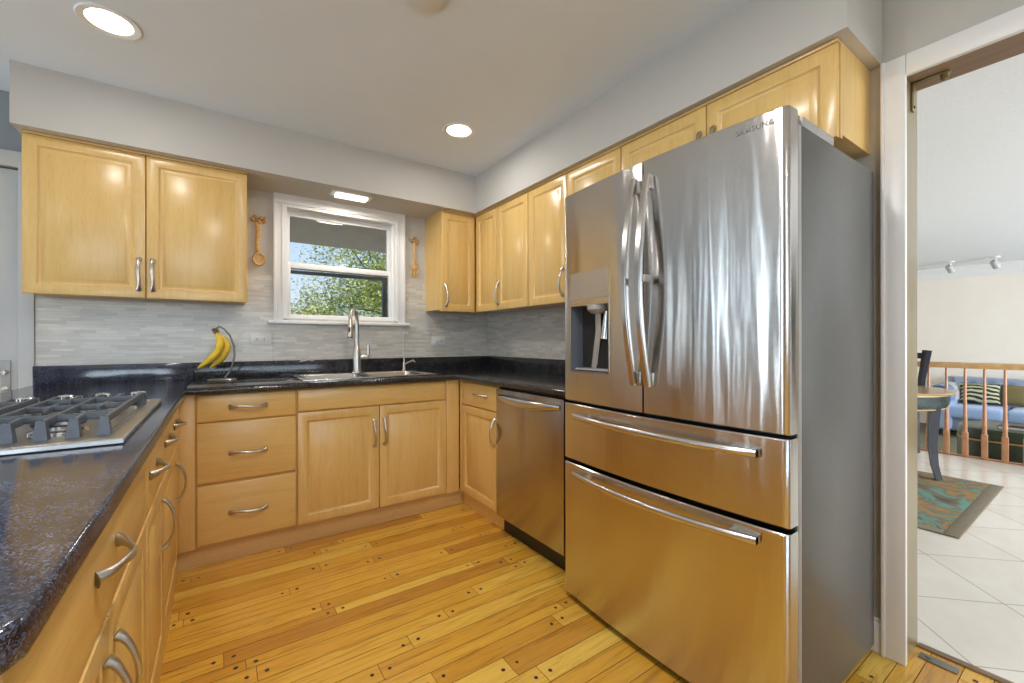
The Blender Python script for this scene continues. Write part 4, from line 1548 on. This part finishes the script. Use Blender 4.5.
# ------------------------------------------------------------------ dining and living room
# rug
rg = thing('area_rug', 'teal and brown patterned rug on the tile floor', 'rug', (4.27, 1.6, 0))
RX0, RX1, RY0, RY1 = 3.50, 5.02, 0.558, 2.75
part('rug_pile', MB().box(RX0 + .07, RX1 - .07, RY0 + .07, RY1 - .07, .0005, .0115), M['rug'], rg)
m = MB()
m.box(RX0, RX1, RY0, RY0 + .07, .0005, .011, .002).box(RX0, RX1, RY1 - .07, RY1, .0005, .011, .002)
m.box(RX0, RX0 + .07, RY0 + .07, RY1 - .07, .0005, .011, .002).box(RX1 - .07, RX1, RY0 + .07, RY1 - .07, .0005, .011, .002)
part('rug_border', m, M['rug_border'], rg)

# round table
tx_, ty_ = 4.93, 1.335
tb = thing('round_table', 'round table with wooden top and dark green base beyond the doorway', 'table', (tx_, ty_, 0))
part('tabletop', MB().lathe([(0.52, .700), (0.533, .706), (0.536, .714), (0.528, .722), (0.50, .724), (0.001, .724)], (tx_, ty_, 0), (0, 0, 1), 64), M['table_top'], tb)
part('apron', MB().lathe([(0.45, .575), (0.475, .59), (0.490, .62), (0.496, .698), (0.43, .699), (0.42, .59)], (tx_, ty_, 0), (0, 0, 1), 64, caps=False), M['table_green'], tb)
part('gold_rim', MB().lathe([(0.497, .690), (0.504, .694), (0.504, .701), (0.497, .702)], (tx_, ty_, 0), (0, 0, 1), 64, caps=False)
     .lathe([(0.458, .573), (0.472, .580), (0.468, .586), (0.454, .580)], (tx_, ty_, 0), (0, 0, 1), 64, caps=False), M['gold'], tb)
for ang in (-106, -16, 74, 164):
    a = math.radians(ang)
    d_ = Vector((math.cos(a), math.sin(a), 0))
    o_ = Vector((tx_, ty_, 0))
    zf = .0115
    part('leg', MB().tube([o_ + d_ * .455 + Vector((0, 0, .66)), o_ + d_ * .44 + Vector((0, 0, .50)), o_ + d_ * .43 + Vector((0, 0, .30)), o_ + d_ * .445 + Vector((0, 0, .13)), o_ + d_ * .475 + Vector((0, 0, zf))],
                          [(.058, .042), (.055, .040), (.048, .035), (.040, .030), (.033, .026)], 4, up=tuple(d_.cross(Vector((0, 0, 1))))), M['navy'], tb, smooth=20)

# dining chair beyond the table: only its back shows
chr_ = thing('dining_chair', 'dark navy dining chair tucked behind the round table', 'chair', (5.72, 1.36, 0))
cx, cy = 5.70, 1.42
def chair_parts():
    m = MB()
    m.box(cx - .21, cx + .21, cy - .21, cy + .21, .445, .475, .01)
    part('seat', m, M['navy'], chr_)
    for sx, sy in ((-.18, -.18), (-.18, .18), (.18, -.18), (.18, .18)):
        part('leg', MB().tube([(cx + sx, cy + sy, .45), (cx + sx * 1.05, cy + sy * 1.05, 0.0)], [(.02, .02), (.016, .016)], 4), M['navy'], chr_, smooth=20)
    # splayed back: two posts, slats, top rail
    for sy in (-.20, .20):
        part('back_post', MB().tube([(cx + .20, cy + sy, .44), (cx + .215, cy + sy * 1.05, .75), (cx + .27, cy + sy * 1.2, 1.045)], [(.024, .012), (.03, .012), (.038, .012)], 4, up=(0, 1, 0)), M['navy'], chr_, smooth=20)
    part('back_panel', MB().tube([(cx + .21, cy, .50), (cx + .22, cy, .75), (cx + .262, cy, 1.0)], [(.10, .008), (.11, .008), (.13, .008)], 4, up=(0, 1, 0)), M['navy'], chr_, smooth=20)
    part('top_rail', MB().box(cx + .245, cx + .275, cy - .20, cy + .20, .96, 1.02, .008), M['navy'], chr_)
chair_parts()

# railing
rl = thing('stair_railing', 'honey oak railing with turned balusters along the tiled floor edge', 'railing', (6.03, 0.6, 0))
m = MB()
m.prism([(6.03 - .032, .872), (6.03 + .032, .872), (6.03 + .036, .898), (6.03 + .026, .923), (6.03, .930), (6.03 - .026, .923), (6.03 - .036, .898)], 'Y', -1.6, 2.2, bev=0)
part('handrail', m, M['rail_top'], rl)
prof = [(.009, .874), (.0105, .80), (.012, .62), (.0145, .42), (.0165, .33), (.019, .30), (.014, .285), (.019, .27), (.015, .255), (.018, .245)]
yb_ = 1.180
k = 0
first = None
while yb_ > -1.5:
    if first is None:
        m = MB().lathe([(r, h) for r, h in reversed(prof)], (6.03, yb_, 0), (0, 0, 1), 12)
        m.box(6.03 - .021, 6.03 + .021, yb_ - .021, yb_ + .021, .014, .246, .003)
        first = part('baluster', m, M['rail_wood'], rl)
    else:
        c_ = first.copy()
        COL.objects.link(c_)
        c_.location = first.location + Vector((0, yb_ - 1.180, 0))
    yb_ -= 0.1295
for yb_ in (1.3095, 1.439, 1.5685, 1.698):
    c_ = first.copy()
    COL.objects.link(c_)
    c_.location = first.location + Vector((0, yb_ - 1.180, 0))

# sofa
FL = -0.36
sf = thing('tufted_sofa', 'blue grey button tufted sofa against the far cream wall', 'sofa', (10.05, 0.9, FL))
SY0, SY1 = -0.35, 1.80
m = MB()
t = bmesh.new()
nu, nv = 72, 24
tufts = []
for r in range(3):
    for q in range(9):
        yy = SY0 + .20 + (SY1 - SY0 - .4) * (q + (.5 if r % 2 else 0)) / 8.5
        tufts.append((yy, .17 + .13 * r))
grid = []
for j in range(nv + 1):
    row = []
    for i in range(nu + 1):
        y = SY0 + .12 + (SY1 - SY0 - .24) * i / nu
        z = .05 + .485 * j / nv
        dmin = min(math.hypot(y - a, z - b) for a, b in tufts)
        d_ = .03 * math.exp(-(dmin / .045) ** 2)
        x = 10.14 + .10 * (j / nv) + d_ - .02
        row.append(t.verts.new((x, y, z)))
    grid.append(row)
for j in range(nv):
    for i in range(nu):
        t.faces.new((grid[j][i], grid[j][i + 1], grid[j + 1][i + 1], grid[j + 1][i]))
m._merge(t)
m.box(10.24, 10.52, SY0, SY1, FL + .12, .540, .03)
bk2 = part('backrest', m, M['sofa'], sf)
m = MB()
for (yy, z) in tufts:
    x = 10.14 + .10 * ((z - .05) / .485) + .008
    m.ball((x, yy, z), .017, 1)
part('tuft_buttons', m, M['button'], bk2)
part('base', MB().box(9.50, 10.45, SY0, SY1, FL + .10, FL + .30, .02), M['sofa'], sf)
for k in range(3):
    a = SY0 + .13 + (SY1 - SY0 - .26) * k / 3
    b = SY0 + .13 + (SY1 - SY0 - .26) * (k + 1) / 3
    part('seat_cushion', MB().box(9.42, 10.16, a + .006, b - .006, -.06, .125, .05, 4), M['sofa_seat'], sf)
for y0_, y1_ in ((SY0 - .04, SY0 + .13), (SY1 - .21, SY1 + .04)):
    m = MB().box(9.40, 10.45, y0_, y1_, FL + .10, .405, .06, 4)
    part('armrest', m, M['sofa'], sf)
for lx in (9.56, 10.4):
    for ly in (SY0 + .06, SY1 - .06):
        part('leg', MB().tube([(lx, ly, FL + .11), (lx, ly, FL)], [.026, .018], 10), M['navy'], sf)

# throw draped over the arm
def drape(y_c, x0, x1, half, topz, dropz_out, dropz_in):
    t = bmesh.new()
    nx, ns = 14, 26
    rows = []
    for i in range(nx + 1):
        x = x0 + (x1 - x0) * i / nx
        row = []
        for j in range(ns + 1):
            s = j / ns
            if s < .38:
                f_ = s / .38
                p = (y_c + half + .012 * math.sin(i * 1.7), dropz_out + (topz - half - dropz_out) * f_)
            elif s < .62:
                a = PI * (s - .38) / .24
                p = (y_c + half * math.cos(a), topz - half + half * math.sin(a))
            else:
                f_ = (s - .62) / .38
                p = (y_c - half - .01 * math.sin(i * 1.3), topz - half + (dropz_in - topz + half) * f_)
            row.append(t.verts.new((x, p[0], p[1])))
        rows.append(row)
    for i in range(nx):
        for j in range(ns):
            t.faces.new((rows[i][j], rows[i + 1][j], rows[i + 1][j + 1], rows[i][j + 1]))
    g = bmesh.ops.solidify(t, geom=list(t.faces), thickness=.012)
    bmesh.ops.recalc_face_normals(t, faces=t.faces)
    return MB()._merge(t)
tag(mesh_obj('throw_blanket', drape(SY1 - .085, 9.66, 10.16, .134, .462, -.05, .20), M['throw'], smooth=60), 'white throw draped over the arm of the blue sofa', 'throw')
tag(mesh_obj('throw_blanket', drape(SY1 - .085, 9.37, 9.64, .134, .452, -.26, .20), M['throw_blue'], smooth=60), 'pale blue throw hanging down the front of the sofa arm', 'throw')

def cushion(name, label, c, w_, h_, th, mat, rz, rx):
    t = bmesh.new()
    n = 12
    sides = []
    for sgn in (1, -1):
        g = []
        for j in range(n + 1):
            row = []
            for i in range(n + 1):
                u, v = i / n * 2 - 1, j / n * 2 - 1
                b = (1 - u ** 4) ** .5 * (1 - v ** 4) ** .5
                pin = 1 - .06 * (1 - abs(u)) * 0 - .07 * (1 - (abs(u * v)))
                row.append(t.verts.new((sgn * th * b, u * w_ / 2 * pin, v * h_ / 2 * pin)))
            g.append(row)
        for j in range(n):
            for i in range(n):
                t.faces.new((g[j][i], g[j][i + 1], g[j + 1][i + 1], g[j + 1][i]))
    bmesh.ops.remove_doubles(t, verts=t.verts, dist=1e-5)
    bmesh.ops.recalc_face_normals(t, faces=t.faces)
    m = MB()._merge(t)
    m.xf(Matrix.Translation(c) @ Matrix.Rotation(rz, 4, 'Z') @ Matrix.Rotation(rx, 4, 'Y'))
    return tag(mesh_obj(name, m, mat, smooth=60), label, 'cushion')
cushion('sofa_cushion', 'leaf striped green and black cushion on the sofa', (9.96, 1.36, .305), .44, .34, .07, M['stripes'], 0.15, .35)
cushion('sofa_cushion', 'plain olive cushion beside the striped cushion on the sofa', (10.03, 1.00, .30), .32, .34, .06, M['olive'], -0.1, .35)

# green trunk used as a coffee table
tk = thing('storage_trunk', 'dark green rounded trunk with gold bands in front of the sofa', 'trunk', (7.0, 0.5, FL))
m = MB()
rings = []
KY1, KY0 = 1.125, -0.35
def trunk_ring(z, ins):
    pts = []
    for i in range(17):
        a = -PI / 2 + PI * i / 16
        pts.append(Vector((7.0 + (.36 - ins) * math.sin(a), KY1 - .22 + (.22 - ins) * math.cos(a), z)))
    for i in range(17):
        a = PI / 2 + PI * i / 16
        pts.append(Vector((7.0 + (.36 - ins) * math.sin(a), KY0 + .22 + (.22 - ins) * math.cos(a), z)))
    return pts
def trunk_body(z0, z1, ins0=0.0, ins1=0.0, steps=((0, 0),)):
    return MB().loft([trunk_ring(z, i) for z, i in ((z0, .012), (z0 + .012, 0), (z1 - .03, 0), (z1 - .008, .01), (z1, .03))])
part('chest', trunk_body(FL + .03, .085), M['green_trunk'], tk)
part('lid', trunk_body(.09, .215), M['green_trunk'], tk)
part('gold_band', MB().loft([trunk_ring(.080, -.004), trunk_ring(.095, -.004)]), M['gold'], tk)
part('trunk_foot', MB().box(6.75, 7.25, -.15, .95, FL, FL + .03), M['black'], tk)
bo = thing('closed_book', 'dark red book lying on the green trunk', 'book', (6.95, 0.62, .215))
part('cover', MB().box(6.78, 7.10, .52, .80, .2155, .2185, .001).box(6.78, 7.10, .52, .80, .240, .243, .001).box(6.78, 7.10, .797, .80, .2155, .243), M['book'], bo)
part('pages', MB().box(6.785, 7.095, .525, .797, .2185, .240), M['throw'], bo)
tag(mesh_obj('slim_tablet', MB().box(6.83, 7.04, .46, .72, .2432, .252, .003).box(6.84, 7.03, .47, .71, .252, .2526), M['black']), 'slim black tablet on top of the dark red book', 'tablet')

# crown moulding and track spots
m = MB().prism([(XF - .13, ZC), (XF, ZC), (XF, ZC - .19), (XF - .022, ZC - .19), (XF - .026, ZC - .16), (XF - .10, ZC - .04), (XF - .13, ZC - .025)], 'Y', YN, 4.2)
struct('trim_6', m, M['white'], 'cream crown moulding along the top of the far wall', 'moulding')
def spot(y, label):
    x = 9.75
    t = thing('spot_light', label, 'spotlight', (x, y, ZC), 'white ceiling spotlights')
    part('mount', MB().lathe([(.05, 0), (.05, -.018), (.02, -.024)], (x, y, ZC), (0, 0, 1), 18).tube([(x, y, ZC - .02), (x, y, ZC - .06)], .012, 10), M['white_plastic'], t)
    m = MB().lathe([(.001, 0), (.034, 0.004), (.044, .02), (.050, .12), (.046, .122), (.04, .10), (.001, .09)], (0, 0, 0), (0, 0, 1), 20)
    m.xf(Matrix.Translation((x + .03, y + .03, ZC - .06)) @ Matrix.Rotation(math.radians(140), 4, Vector((.5, 1, 0))))
    part('head', m, plain('spot_grey', (0.45, 0.46, 0.47, 1), 0.35), t)
spot(1.655, 'white ceiling spotlight nearer the doorway jamb, above the dining chair')
spot(1.165, 'white ceiling spotlight farther right, above the wooden railing')

# ------------------------------------------------------------------ outside the kitchen window
struct('ground_bounce', MB().box(-6, 8, YW + .2, 6.4, -0.33, -0.285), plain('pale_bounce_ground', (0.55, 0.53, 0.50, 1), 0.9), 'unseen pale ground added to bounce light onto the eave', 'patio', smooth=0)  # out of view, added as a pale reflector to brighten the eave underside
struct('ground_lawn', MB().box(-12, 16, YW + .3, 30, -0.35, -0.30), M['lawn'], 'lawn outside the window', 'lawn', smooth=0)
m = MB().prism([(YW + .15, 2.46), (4.46, 2.13), (4.46, 2.09), (4.44, 2.07), (YW + .15, 2.36)], 'X', -3.6, 4.2)
struct('roof_eave', m, M['eave'], 'grey brown roof eave seen through the top of the window', 'eave', smooth=0)

def foliage(c, rad, n, seed, size, squash=.85):
    rnd = random.Random(seed)
    clumps = []
    for i in range(42):
        u, v, w_ = rnd.gauss(0, 1), rnd.gauss(0, 1), rnd.gauss(0, 1)
        L = math.sqrt(u * u + v * v + w_ * w_)
        r = rad * (0.45 + .5 * rnd.random())
        clumps.append((c[0] + u / L * r, c[1] + v / L * r, c[2] + w_ / L * r * squash, rad * rnd.uniform(.20, .34)))
    verts, faces = [], []
    for i in range(n):
        cx_, cy_, cz_, cr = rnd.choice(clumps)
        p = Vector((cx_ + rnd.gauss(0, .5) * cr, cy_ + rnd.gauss(0, .5) * cr, cz_ + rnd.gauss(0, .5) * cr))
        q = Matrix.Rotation(rnd.uniform(0, 6.28), 3, 'Z') @ Matrix.Rotation(rnd.uniform(-1.2, 1.2), 3, 'X') @ Matrix.Rotation(rnd.uniform(0, 6.28), 3, 'Z')
        s = size * rnd.uniform(.7, 1.3)
        k = len(verts)
        for a, b, h in ((0, -1, 0), (.5, -.1, .12), (0, 1, 0), (-.5, -.1, .12)):
            verts.append(tuple(p + q @ Vector((a * s, b * s, h * s))))
        faces.append((k, k + 1, k + 2, k + 3))
    me = bpy.data.meshes.new('foliage')
    me.from_pydata(verts, [], faces)
    m = MB()
    m.bm.from_mesh(me)
    bpy.data.meshes.remove(me)
    return m, clumps


def tree(name, label, cat, base, c, rad, n, seed, size, mat, trunk_r):
    t = thing(name, label, cat, base)
    fo, cl = foliage(c, rad, n, seed, size)
    part('foliage', fo, mat, t, smooth=0)
    m = MB()
    b = Vector(base)
    top = Vector((c[0], c[1], c[2] + rad * .2))
    m.tube([b, b.lerp(top, .5) + Vector((.05, 0, 0)), top], [trunk_r, trunk_r * .7, trunk_r * .3], 8)
    for cx_, cy_, cz_, cr in cl[::2]:
        s = b.lerp(top, .35 + .4 * ((cz_ * 7) % 1))
        m.tube([s, s.lerp(Vector((cx_, cy_, cz_)), .5) + Vector((0, 0, .08)), Vector((cx_, cy_, cz_))], [trunk_r * .35, trunk_r * .22, trunk_r * .08], 5)
    part('trunk', m, M['bark'], t)
    return t


tree('leafy_tree', 'leafy green tree filling the right of the window view', 'tree', (3.40, 9.2, -.30), (3.40, 9.2, 2.85), 1.95, 34000, 3, .034, M['leaf'], .10)
tree('garden_shrub', 'yellow green shrub low in the left of the window view', 'shrub', (1.85, 12.6, -.30), (1.85, 12.6, 1.10), 1.45, 22000, 8, .04, M['leaf_bush'], .05)
